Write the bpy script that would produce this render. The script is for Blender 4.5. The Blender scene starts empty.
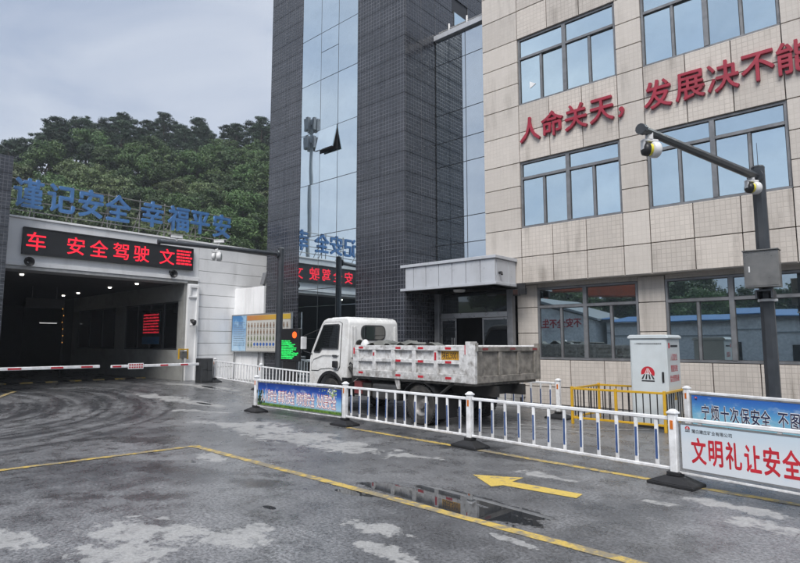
import bpy, bmesh, math, random
from mathutils import Vector, Matrix
R = math.radians
random.seed(11)
scene = bpy.context.scene
C = scene.collection

# ------------------------------------------------------------------ camera, sky, sun, exposure
cam_d = bpy.data.cameras.new('camera')
cam = bpy.data.objects.new('camera', cam_d); C.objects.link(cam)
cam.location = (0, 0, 1.6)
cam_d.sensor_width = 36.0
cam_d.lens = 565.0 / 800.0 * 36.0
cam_d.clip_end = 3000
cam_d.clip_start = 0.05
PITCH = math.atan((343 - 281.5) / 565.0)
cam.rotation_euler = (R(90) + PITCH, 0, R(41.5))
scene.camera = cam

SUN_EL, SUN_AZ = R(51), R(152)          # azimuth measured clockwise from +Y: behind the camera, to its right
world = bpy.data.worlds.new('World'); scene.world = world
world.use_nodes = True
wn = world.node_tree; wn.nodes.clear()
wo = wn.nodes.new('ShaderNodeOutputWorld')
bg = wn.nodes.new('ShaderNodeBackground'); bg.inputs['Strength'].default_value = 0.05
sky = wn.nodes.new('ShaderNodeTexSky'); sky.sky_type = 'NISHITA'; sky.sun_disc = False
sky.sun_elevation = SUN_EL; sky.sun_rotation = SUN_AZ
sky.air_density = 1.0; sky.dust_density = 3.0
wtc = wn.nodes.new('ShaderNodeTexCoord')
wmap = wn.nodes.new('ShaderNodeMapping'); wmap.inputs['Scale'].default_value = (1.0, 1.0, 2.6)
wno = wn.nodes.new('ShaderNodeTexNoise'); wno.inputs['Scale'].default_value = 2.4
wno.inputs['Detail'].default_value = 6; wno.inputs['Roughness'].default_value = 0.52; wno.inputs['Distortion'].default_value = 0.4
wrmp = wn.nodes.new('ShaderNodeValToRGB')
wrmp.color_ramp.elements[0].position = 0.38; wrmp.color_ramp.elements[0].color = (3.6, 4.25, 5.5, 1)
wrmp.color_ramp.elements[1].position = 0.63; wrmp.color_ramp.elements[1].color = (5.7, 6.15, 7.0, 1)
wmix = wn.nodes.new('ShaderNodeMixRGB'); wmix.inputs[0].default_value = 0.9     # cloud deck over the clear sky
wn.links.new(wtc.outputs['Generated'], wmap.inputs[0]); wn.links.new(wmap.outputs[0], wno.inputs['Vector'])
wn.links.new(wno.outputs['Fac'], wrmp.inputs[0])
wn.links.new(sky.outputs[0], wmix.inputs[1]); wn.links.new(wrmp.outputs[0], wmix.inputs[2])
wn.links.new(wmix.outputs[0], bg.inputs[0]); wn.links.new(bg.outputs[0], wo.inputs[0])

sun_d = bpy.data.lights.new('sun', 'SUN'); sun_d.energy = 1.5; sun_d.angle = R(34); sun_d.color = (1.0, 0.97, 0.93)
sun = bpy.data.objects.new('sun', sun_d); C.objects.link(sun)
sdir = Vector((math.sin(SUN_AZ) * math.cos(SUN_EL), math.cos(SUN_AZ) * math.cos(SUN_EL), math.sin(SUN_EL)))
sun.rotation_euler = sdir.to_track_quat('Z', 'Y').to_euler()

vs = scene.view_settings
vs.view_transform = 'Standard'; vs.look = 'None'; vs.exposure = 1.31; vs.gamma = 1.0; vs.use_curve_mapping = False
scene.render.engine = 'CYCLES'
try:
    scene.cycles.use_denoising = True
    scene.cycles.max_bounces = 5; scene.cycles.diffuse_bounces = 3; scene.cycles.glossy_bounces = 4; scene.cycles.transmission_bounces = 2
    scene.cycles.caustics_reflective = False; scene.cycles.caustics_refractive = False
    scene.cycles.use_adaptive_sampling = True; scene.cycles.adaptive_threshold = .025
    scene.cycles.sample_clamp_indirect = 6
except Exception:
    pass

# ------------------------------------------------------------------ material helpers
MATS = {}
class NT:
    def __init__(s, name):
        s.m = bpy.data.materials.new(name); s.m.use_nodes = True
        s.t = s.m.node_tree; s.n = s.t.nodes; s.l = s.t.links
        s.b = s.n['Principled BSDF']; s.out = s.n['Material Output']
    def new(s, t, **k):
        n = s.n.new(t)
        for a, v in k.items(): setattr(n, a, v)
        return n
    def link(s, a, b): s.l.new(a, b)
    def val(s, sock, v):
        if hasattr(v, 'is_linked') or hasattr(v, 'links'): s.l.new(v, sock)
        else: sock.default_value = v
    def math(s, op, a, b=0.0, c=None, clamp=False):
        n = s.new('ShaderNodeMath', operation=op, use_clamp=clamp)
        s.val(n.inputs[0], a); s.val(n.inputs[1], b)
        if c is not None: s.val(n.inputs[2], c)
        return n.outputs[0]
    def mix(s, f, a, b, bt='MIX'):
        n = s.new('ShaderNodeMixRGB', blend_type=bt)
        s.val(n.inputs[0], f)
        for i, v in ((1, a), (2, b)):
            if isinstance(v, tuple): n.inputs[i].default_value = (*v[:3], 1)
            else: s.l.new(v, n.inputs[i])
        return n.outputs[0]
    def noise(s, vec, scale, detail=4, rough=0.55, dist=0.0):
        n = s.new('ShaderNodeTexNoise'); s.l.new(vec, n.inputs['Vector'])
        n.inputs['Scale'].default_value = scale; n.inputs['Detail'].default_value = detail
        n.inputs['Roughness'].default_value = rough; n.inputs['Distortion'].default_value = dist
        return n.outputs['Fac']
    def ramp(s, v, lo, hi, a=0.0, b=1.0):
        n = s.new('ShaderNodeMapRange'); n.clamp = True; n.interpolation_type = 'SMOOTHSTEP'
        s.val(n.inputs[0], v); n.inputs[1].default_value = lo; n.inputs[2].default_value = hi
        n.inputs[3].default_value = a; n.inputs[4].default_value = b
        return n.outputs[0]
    def mapping(s, vec, scale=(1, 1, 1), loc=(0, 0, 0), rot=(0, 0, 0), vt='POINT'):
        n = s.new('ShaderNodeMapping', vector_type=vt); s.l.new(vec, n.inputs[0])
        n.inputs['Location'].default_value = loc; n.inputs['Rotation'].default_value = rot; n.inputs['Scale'].default_value = scale
        return n.outputs[0]
    def pos(s): return s.new('ShaderNodeNewGeometry').outputs['Position']
    def obj(s): return s.new('ShaderNodeTexCoord').outputs['Object']
    def bump(s, h, strength=0.3, dist=0.01):
        n = s.new('ShaderNodeBump'); n.inputs['Strength'].default_value = strength; n.inputs['Distance'].default_value = dist
        s.l.new(h, n.inputs['Height']); s.l.new(n.outputs[0], s.b.inputs['Normal']); return n

def pm(name, col, rough=0.5, metal=0.0, var=0.12, scale=6.0, dirt=0.0, dirtcol=(0.08, 0.07, 0.06), dirtscale=1.6, bump=0.0, bscale=60, emit=None, estr=0.0, spec=0.5, streak=False):
    """painted / plain material with tonal variation, dirt and fine relief"""
    if name in MATS: return MATS[name]
    k = NT(name); p = k.pos()
    n1 = k.noise(p, scale, 5)
    lo = tuple(c * (1 - var) for c in col); hi = tuple(min(1, c * (1 + var)) for c in col)
    c = k.mix(k.ramp(n1, .3, .7), lo, hi)
    rr = k.ramp(n1, .2, .8, max(0.02, rough - .1), min(1, rough + .12))
    if dirt > 0:
        pv = k.mapping(p, (1, 1, .18)) if streak else p
        n2 = k.noise(pv, dirtscale, 6, .62)
        f = k.math('MULTIPLY', k.ramp(n2, .48, .72), dirt)
        c = k.mix(f, c, dirtcol)
    k.link(c, k.b.inputs['Base Color']); k.link(rr, k.b.inputs['Roughness'])
    k.b.inputs['Metallic'].default_value = metal
    k.b.inputs['Specular IOR Level'].default_value = spec
    if bump > 0: k.bump(k.noise(p, bscale, 3), bump, .004)
    if emit:
        k.b.inputs['Emission Color'].default_value = (*emit, 1); k.b.inputs['Emission Strength'].default_value = estr
    MATS[name] = k.m; return k.m

def glass(name, tint=(.72, .86, .95), refl=.75, body=(.02, .03, .04), wav=.012, rough=0.012):
    """coated window glass: tinted mirror layer over a dark body, slightly wavy"""
    k = NT(name); p = k.pos()
    k.b.inputs['Base Color'].default_value = (*body, 1); k.b.inputs['Roughness'].default_value = .1
    g = k.new('ShaderNodeBsdfGlossy'); g.inputs['Roughness'].default_value = rough
    oi = k.new('ShaderNodeObjectInfo'); k.link(k.mix(oi.outputs['Random'], tuple(x * .88 for x in tint), tint), g.inputs['Color'])
    off = k.new('ShaderNodeVectorMath', operation='ADD'); k.link(p, off.inputs[0])
    cr = k.new('ShaderNodeCombineXYZ'); k.link(k.math('MULTIPLY', oi.outputs['Random'], 50), cr.inputs[0]); k.link(cr.outputs[0], off.inputs[1])
    h = k.noise(off.outputs[0], .8, 1)
    b = k.new('ShaderNodeBump'); b.inputs['Strength'].default_value = 1.0; b.inputs['Distance'].default_value = wav
    k.link(h, b.inputs['Height']); k.link(b.outputs[0], g.inputs['Normal'])
    fr = k.new('ShaderNodeFresnel'); fr.inputs[0].default_value = 1.5
    f = k.math('ADD', k.math('MULTIPLY', fr.outputs[0], 1 - refl), refl, clamp=True)
    dn = k.noise(p, 2.3, 6, .65); f = k.math('MULTIPLY', f, k.ramp(dn, .35, .8, 1.0, .93))
    mx = k.new('ShaderNodeMixShader'); k.link(f, mx.inputs[0]); k.link(k.b.outputs[0], mx.inputs[1]); k.link(g.outputs[0], mx.inputs[2])
    k.link(mx.outputs[0], k.out.inputs[0])
    MATS[name] = k.m; return k.m

def tiles(name, col, grout, size, mortar, rough, var=.10, bumpd=.002, groutmix=1.0, stain=0.0, staincol=(.12, .10, .08), spec=.5, coords='xz'):
    """mosaic tile facing on a panel: grid from the panel's own corner, tint per panel"""
    k = NT(name); o = k.obj()
    sx = k.new('ShaderNodeSeparateXYZ'); k.link(o, sx.inputs[0])
    cb = k.new('ShaderNodeCombineXYZ'); k.link(sx.outputs[coords[0].upper()], cb.inputs[0]); k.link(sx.outputs[coords[1].upper()], cb.inputs[1])
    br = k.new('ShaderNodeTexBrick'); br.offset = 0.0; br.squash = 1.0
    k.link(cb.outputs[0], br.inputs['Vector'])
    br.inputs['Scale'].default_value = 1.0; br.inputs['Brick Width'].default_value = size; br.inputs['Row Height'].default_value = size
    br.inputs['Mortar Size'].default_value = mortar; br.inputs['Mortar Smooth'].default_value = .2; br.inputs['Bias'].default_value = 0
    br.inputs['Color1'].default_value = (*[c * (1 - var) for c in col], 1); br.inputs['Color2'].default_value = (*[c * (1 + var) for c in col], 1)
    br.inputs['Mortar'].default_value = (*col, 1)
    p = k.pos()
    oi = k.new('ShaderNodeObjectInfo')
    gm = k.math('MULTIPLY', br.outputs['Fac'], k.ramp(k.noise(p, .9, 4), .3, .7, groutmix * .35, groutmix))
    c = k.mix(gm, br.outputs['Color'], grout)
    hs = k.new('ShaderNodeHueSaturation'); k.link(c, hs.inputs['Color'])
    k.link(k.ramp(oi.outputs['Random'], 0, 1, .92, 1.07), hs.inputs['Value']); c = hs.outputs[0]
    if stain > 0:
        n2 = k.noise(k.mapping(p, (3.0, 3.0, .28)), 1.3, 7, .66)
        n3 = k.noise(p, .7, 3)
        f = k.math('MULTIPLY', k.math('MULTIPLY', k.ramp(n2, .46, .72), k.ramp(n3, .38, .62)), stain)
        c = k.mix(f, c, staincol)
    k.link(c, k.b.inputs['Base Color'])
    k.link(k.math('ADD', k.math('MULTIPLY', br.outputs['Fac'], .3), k.ramp(k.noise(p, 5, 3), .3, .7, rough - .06, rough + .08)), k.b.inputs['Roughness'])
    k.b.inputs['Specular IOR Level'].default_value = spec
    inv = k.math('SUBTRACT', 1.0, br.outputs['Fac'])
    k.bump(inv, .6, bumpd)
    MATS[name] = k.m; return k.m

# ------------------------------------------------------------------ mesh helpers
class MB:
    def __init__(s): s.v = []; s.f = []
    def add(s, vs, fs):
        o = len(s.v); s.v += [tuple(v) for v in vs]; s.f += [[i + o for i in f] for f in fs]; return s
    def box(s, x0, x1, y0, y1, z0, z1):
        return s.add([(x0, y0, z0), (x1, y0, z0), (x1, y1, z0), (x0, y1, z0), (x0, y0, z1), (x1, y0, z1), (x1, y1, z1), (x0, y1, z1)],
                     [(0, 3, 2, 1), (4, 5, 6, 7), (0, 1, 5, 4), (1, 2, 6, 5), (2, 3, 7, 6), (3, 0, 4, 7)])
    def tube(s, p0, p1, r0, r1=None, n=10, caps=True, rot=0.0):
        r1 = r0 if r1 is None else r1
        p0 = Vector(p0); p1 = Vector(p1); d = (p1 - p0).normalized()
        a = d.orthogonal().normalized(); 
        if abs(d.z) > .99: a = Vector((1, 0, 0))
        b = d.cross(a)
        vs = []
        for p, r in ((p0, r0), (p1, r1)):
            for i in range(n):
                t = 2 * math.pi * i / n + rot
                vs.append(p + (a * math.cos(t) + b * math.sin(t)) * r)
        fs = [(i, (i + 1) % n, n + (i + 1) % n, n + i) for i in range(n)]
        if caps: fs += [tuple(range(n - 1, -1, -1)), tuple(range(n, 2 * n))]
        return s.add(vs, fs)
    def path(s, pts, r, n=8):
        for a, b in zip(pts[:-1], pts[1:]): s.tube(a, b, r, r, n)
        return s
    def lathe(s, prof, n=24, axis='z', c=(0, 0, 0)):
        vs = []; m = len(prof)
        for i in range(n):
            t = 2 * math.pi * i / n
            for (r, h) in prof:
                x, y, z = r * math.cos(t), r * math.sin(t), h
                if axis == 'y': x, y, z = x, z, y
                elif axis == 'x': x, y, z = z, x, y
                vs.append((x + c[0], y + c[1], z + c[2]))
        fs = []
        for i in range(n):
            j = (i + 1) % n
            for q in range(m - 1):
                fs.append((i * m + q, j * m + q, j * m + q + 1, i * m + q + 1))
        return s.add(vs, fs)
    def prism(s, poly, y0, y1):          # poly in (x, z), extruded along y
        n = len(poly)
        vs = [(x, y0, z) for x, z in poly] + [(x, y1, z) for x, z in poly]
        fs = [tuple(range(n)), tuple(range(2 * n - 1, n - 1, -1))] + [(i, n + i, n + (i + 1) % n, (i + 1) % n) for i in range(n)]
        return s.add(vs, fs)
    def sheet(s, poly, z):               # flat polygon in (x, y)
        n = len(poly); return s.add([(x, y, z) for x, y in poly], [tuple(range(n))])
    def mesh(s, name, mat=None, bevel=0.0, smooth=False, seg=1):
        me = bpy.data.meshes.new(name); me.from_pydata(s.v, [], s.f)
        bm = bmesh.new(); bm.from_mesh(me)
        bmesh.ops.recalc_face_normals(bm, faces=bm.faces)
        if bevel > 0:
            es = [e for e in bm.edges if len(e.link_faces) == 2 and e.calc_face_angle(0) > .5]
            bmesh.ops.bevel(bm, geom=es, offset=bevel, segments=seg, affect='EDGES', profile=.5, clamp_overlap=True)
        bm.to_mesh(me); bm.free()
        if smooth:
            for p in me.polygons: p.use_smooth = True
        if mat: me.materials.append(mat)
        return me
    def build(s, name, mat, parent=None, bevel=0.0, smooth=False, loc=None, seg=1):
        return put(name, s.mesh(name, mat, bevel, smooth, seg), parent, loc)

def put(name, me, parent=None, loc=None, rot=None, scale=None):
    o = bpy.data.objects.new(name, me); C.objects.link(o)
    if parent: o.parent = parent
    if loc: o.location = loc
    if rot: o.rotation_euler = rot
    if scale: o.scale = scale
    return o
def tag(o, label=None, cat=None, group=None, kind=None):
    if label: o['label'] = label
    if cat: o['category'] = cat
    if group: o['group'] = group
    if kind: o['kind'] = kind
    return o
def thing(name, label, cat, loc=(0, 0, 0), rz=0.0, group=None):
    o = bpy.data.objects.new(name, None); C.objects.link(o); o.empty_display_size = .2
    o.location = loc; o.rotation_euler = (0, 0, rz)
    return tag(o, label, cat, group)
def kids(o): return [x for x in bpy.data.objects if x.parent == o]
def copy_tree(o, parent=None):
    c = o.copy(); C.objects.link(c); c.parent = parent
    for ch in list(o.children): copy_tree(ch, c)
    return c
def BX(name, mat, parent, x0, x1, y0, y1, z0, z1, bevel=0.0):
    return MB().box(x0, x1, y0, y1, z0, z1).build(name, mat, parent, bevel)

# glyphs: every character is turned into a mesh once
_GL = {}
def glyph_batch(specs):
    objs = []
    for key in specs:
        if key in _GL: continue
        ch, ext, off = key
        cu = bpy.data.curves.new('glyph', 'FONT'); cu.body = ch; cu.size = 1.0; cu.extrude = ext
        cu.resolution_u = 3; cu.align_x = 'LEFT'
        o = bpy.data.objects.new('glyph', cu); C.objects.link(o); objs.append((key, o)); _GL[key] = None
    bpy.context.view_layer.update()
    dg = bpy.context.evaluated_depsgraph_get()
    for key, o in objs:
        me = bpy.data.meshes.new_from_object(o.evaluated_get(dg)); me.name = 'character'
        xs = [v.co.x for v in me.vertices]; ys = [v.co.y for v in me.vertices]
        cx, cy = ((max(xs) + min(xs)) / 2, (max(ys) + min(ys)) / 2) if xs else (.5, .38)
        if len(key[0]) == 1 and key[0] != '，': cy = .6 * cy + .4 * .38
        me.transform(Matrix.Translation((-cx, -cy, 0)))
        if key[2] > 0:                                             # heavier strokes: slightly shifted layers of the same outline
            d_ = key[2]; bm = bmesh.new(); zz_ = .0012 if key[1] > 0 else .0002
            for q_, (dx, dy) in enumerate(((0, 0), (d_, 0), (-d_, 0), (0, d_), (0, -d_), (d_ * .7, d_ * .7), (-d_ * .7, -d_ * .7), (d_ * .7, -d_ * .7), (-d_ * .7, d_ * .7))):
                m2_ = me.copy(); m2_.transform(Matrix.Translation((dx, dy, -zz_ * q_))); bm.from_mesh(m2_); bpy.data.meshes.remove(m2_)
            bm.to_mesh(me); bm.free()
        _GL[key] = (me, (max(xs) - min(xs)) if xs else 1)
    for key, o in objs:
        cu = o.data; bpy.data.objects.remove(o); bpy.data.curves.remove(cu)
def glyph(key, mat):
    me, w = _GL[key]
    nm = 'character_' + mat.name
    k2 = (key, mat.name)
    if k2 not in _GL:
        m = me.copy(); m.materials.clear(); m.materials.append(mat); _GL[k2] = m
    return _GL[k2], w
WALL = '人命关天发展决不能，'; ROOF = '谨记安全幸福平'; LEDT = '车安全驾驶文'
BAN1 = '文明礼让安全'; BAN2 = '宁烦十次保安全不图'
SLOG = ['人人讲安全', '事事为安全', '时时想安全', '处处要安全']
glyph_batch([(c, .07, .014) for c in WALL] + [(c, .05, .022) for c in ROOF] + [(c, 0.004, .008) for c in LEDT] +
            [(c, 0, .024) for c in BAN1] + [(c, 0, .014) for c in BAN2] + [(c, 0, .05) for c in BAN2] +
            [(t, 0, .012) for t in SLOG] + [(t, 0, .05) for t in SLOG] +
            [('蒲白建庄矿业有限公司', 0, .01), ('陕EL5001', 0, .01), ('不安全不生产', .02, .02), ('人员定位', 0, .01), ('智能安检', 0, .01), ('综合管理系统', 0, .01), ('人员智能定位安检综合管理系统', 0, .006)])

# ------------------------------------------------------------------ materials
white_metal = pm('white_painted_steel', (.80, .81, .825), .38, dirt=.25, dirtcol=(.30, .28, .25), dirtscale=5)
blue_film = pm('blue_reflective_film', (.045, .09, .23), .32)
black_rubber = pm('black_rubber', (.013, .013, .0145), .55, dirt=.35, dirtcol=(.045, .043, .04), bump=.3)
orange_refl = pm('orange_reflector', (.62, .16, .02), .25)
alu = pm('grey_aluminium', (.21, .215, .225), .38, metal=.35, dirt=.3)
alu_dark = pm('dark_window_gasket', (.045, .047, .05), .5)
steel = pm('stainless_steel', (.42, .42, .42), .32, metal=.8, var=.06)
pole_paint = pm('charcoal_pole_paint', (.035, .04, .047), .38, dirt=.2, dirtcol=(.12, .12, .12))
black_plastic = pm('black_plastic', (.018, .018, .02), .42)
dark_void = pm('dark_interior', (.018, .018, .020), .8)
beige_tile = tiles('beige_mosaic_panel', (.56, .51, .46), (.30, .265, .235), .105, .008, .42, var=.05, groutmix=.52, stain=.6)
beige_plain = tiles('beige_plain_panel', (.56, .515, .468), (.42, .38, .34), .105, .005, .42, var=.03, groutmix=.55, stain=.35)
joint_dark = pm('dark_panel_joint', (.075, .066, .062), .8)
tower_tile = tiles('dark_mosaic_tile', (.026, .029, .037), (.125, .13, .15), .122, .010, .19, var=.22, bumpd=.004, groutmix=.9, stain=.3, staincol=(.10, .10, .11), spec=.8)
tower_joint = pm('tower_panel_joint', (.045, .048, .055), .7)
sky_glass = glass('blue_coated_glass', (.80, .95, 1.0), .94, wav=.0010)
curtain_glass = glass('curtain_wall_glass', (.84, .95, 1.0), .92, wav=.0012)
link_glass = glass('link_glass', (.78, .86, .92), .74, wav=.0012)
ground_glass = glass('grey_shop_glass', (.72, .86, .92), .60, body=(.012, .018, .022), wav=.0010)
door_glass = glass('door_glass', (.7, .78, .8), .10, body=(.008, .009, .011), wav=.001)
white_wall = pm('white_gate_cladding', (.86, .865, .87), .5, var=.04, scale=1.5, dirt=.30, dirtcol=(.42, .41, .40), dirtscale=2.2, streak=True)
grey_wall = pm('grey_render', (.30, .30, .285), .7, var=.08, dirt=.3)
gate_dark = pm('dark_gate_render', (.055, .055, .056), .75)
silver_panel = pm('silver_composite_panel', (.50, .52, .555), .34, metal=.1, var=.03, dirt=.3, dirtcol=(.32, .32, .32), dirtscale=2.0, streak=True)
red_letter = pm('red_letter_face', (.33, .022, .045), .42, var=.08, dirt=.2, dirtcol=(.12, .03, .03))
blue_letter = pm('blue_letter_face', (.075, .20, .44), .45, var=.1, dirt=.25, dirtcol=(.08, .13, .22))
rust_steel = pm('weathered_steel_frame', (.24, .235, .22), .55, metal=.3, dirt=.5, dirtcol=(.14, .08, .05))
led_red = pm('lit_red_led', (.3, .01, .02), .5, emit=(1.0, .018, .045), estr=.46)
led_green = pm('lit_green_led', (.01, .3, .06), .5, emit=(.04, 1.0, .18), estr=.3)
led_orange = pm('lit_orange_lamp', (.4, .08, .01), .4, emit=(1.0, .10, .02), estr=.7)
lamp_white = pm('lit_downlight', (.8, .8, .75), .4, emit=(1, .95, .85), estr=2.6)
yellow_paint = pm('yellow_enamel', (.62, .36, .02), .4, dirt=.3, dirtcol=(.25, .14, .03), dirtscale=6)
black_bar = pm('black_bar_paint', (.02, .02, .022), .45)
cab_white = pm('white_truck_paint', (.74, .74, .73), .24, var=.03, dirt=.28, dirtcol=(.42, .39, .34), dirtscale=2.6, spec=.6)
bed_white = pm('scuffed_white_bed_paint', (.64, .64, .64), .5, var=.16, scale=12, dirt=.85, dirtcol=(.20, .185, .17), dirtscale=7.0, bump=.25, bscale=30)
bed_dirty = pm('muddy_bed_steel', (.20, .185, .165), .75, var=.35, scale=7, dirt=.85, dirtcol=(.055, .05, .045), dirtscale=3.2, bump=.6, bscale=22)
tape_red = pm('red_reflective_tape', (.50, .02, .035), .35, dirt=.3, dirtcol=(.2, .1, .1), dirtscale=14)
tape_white = pm('white_reflective_tape', (.7, .68, .68), .4, dirt=.4, dirtcol=(.3, .28, .27), dirtscale=14)
plate_yellow = pm('yellow_plate_paint', (.55, .29, .015), .45, dirt=.35, dirtcol=(.25, .15, .03), dirtscale=18)
print_black = pm('black_print', (.025, .025, .03), .5)
tyre_mat = pm('tyre_rubber', (.028, .027, .026), .75, dirt=.6, dirtcol=(.10, .09, .08), dirtscale=6, bump=.4, bscale=40)
rim_mat = pm('grey_wheel_rim', (.22, .215, .21), .5, metal=.3, dirt=.6, dirtcol=(.09, .07, .06), dirtscale=8)
chassis = pm('dirty_chassis_black', (.022, .021, .02), .65, dirt=.5, dirtcol=(.07, .06, .05))
car_glass = glass('truck_window_glass', (.75, .8, .82), .22, body=(.012, .014, .015), wav=.002)
tarp = pm('grey_tarpaulin', (.16, .165, .155), .6, var=.25, dirt=.4, bump=.5, bscale=14)
cabinet_paint = pm('pale_grey_cabinet', (.58, .63, .65), .38, var=.03, dirt=.2, dirtcol=(.45, .45, .44), dirtscale=2)
cabinet_side = cabinet_paint
steel_box = pm('grey_steel_box', (.24, .235, .225), .34, metal=.65, var=.1, dirt=.3)
print_red = pm('red_print', (.52, .02, .035), .45)
print_white = pm('white_print', (.85, .85, .85), .45)
navy_print = pm('navy_print', (.015, .02, .07), .45)
cam_white = pm('white_camera_shell', (.68, .68, .68), .35)
cam_yellow = pm('yellow_camera_tape', (.70, .62, .05), .4)
concrete = pm('pale_concrete', (.36, .355, .34), .8, dirt=.4)
blue_roof = pm('blue_sheet_roof', (.06, .19, .42), .45, dirt=.3)
far_white = pm('white_shed_wall', (.78, .80, .82), .6, dirt=.3, dirtscale=1)
orange_steel = pm('orange_red_cladding', (.42, .08, .025), .5, dirt=.3)


def add_mud(m, z0, z1, col, amt):
    t = m.node_tree; b = t.nodes['Principled BSDF']; src = b.inputs['Base Color'].links[0].from_socket
    geo = t.nodes.new('ShaderNodeNewGeometry'); sp = t.nodes.new('ShaderNodeSeparateXYZ'); t.links.new(geo.outputs['Position'], sp.inputs[0])
    mr = t.nodes.new('ShaderNodeMapRange'); mr.inputs[1].default_value = z1; mr.inputs[2].default_value = z0; mr.clamp = True; t.links.new(sp.outputs[2], mr.inputs[0])
    nz = t.nodes.new('ShaderNodeTexNoise'); nz.inputs['Scale'].default_value = 9; nz.inputs['Detail'].default_value = 5; nz.inputs['Roughness'].default_value = .7; t.links.new(geo.outputs['Position'], nz.inputs['Vector'])
    r2 = t.nodes.new('ShaderNodeMapRange'); r2.inputs[1].default_value = .36; r2.inputs[2].default_value = .62; t.links.new(nz.outputs['Fac'], r2.inputs[0])
    mu = t.nodes.new('ShaderNodeMath'); mu.operation = 'MULTIPLY'; t.links.new(mr.outputs[0], mu.inputs[0]); t.links.new(r2.outputs[0], mu.inputs[1])
    m2 = t.nodes.new('ShaderNodeMath'); m2.operation = 'MULTIPLY'; m2.inputs[1].default_value = amt; t.links.new(mu.outputs[0], m2.inputs[0])
    mx = t.nodes.new('ShaderNodeMixRGB'); mx.inputs[2].default_value = (*col, 1); t.links.new(m2.outputs[0], mx.inputs[0]); t.links.new(src, mx.inputs[1]); t.links.new(mx.outputs[0], b.inputs['Base Color'])
add_mud(white_metal, .10, .55, (.26, .23, .19), .5)          # splashed mud on the fence feet
add_mud(cab_white, .45, 1.15, (.26, .22, .17), .7)            # mud thrown up by the wheels
add_mud(bed_white, .85, 1.25, (.16, .14, .12), .7)

def worn_paint(name, col, wear=.5):
    k = NT(name); p = k.pos()
    n = k.noise(p, 9, 7, .68); n2 = k.noise(p, 1.3, 3)
    f = k.ramp(k.math('ADD', n, k.math('MULTIPLY', n2, .5)), .58 + .3 * (1 - wear), .76 + .3 * (1 - wear))
    n3 = k.noise(p, 55, 3)
    c = k.mix(k.ramp(n3, .3, .7), tuple(x * .8 for x in col), col)
    c = k.mix(k.math('MULTIPLY', f, .8), c, (.17, .17, .172))
    k.link(c, k.b.inputs['Base Color']); k.b.inputs['Roughness'].default_value = .42
    k.bump(n3, .25, .003); MATS[name] = k.m; return k.m
yellow_line = worn_paint('worn_yellow_road_paint', (.66, .47, .11), .8)
white_line = worn_paint('worn_white_road_paint', (.55, .55, .54), .9)

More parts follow.
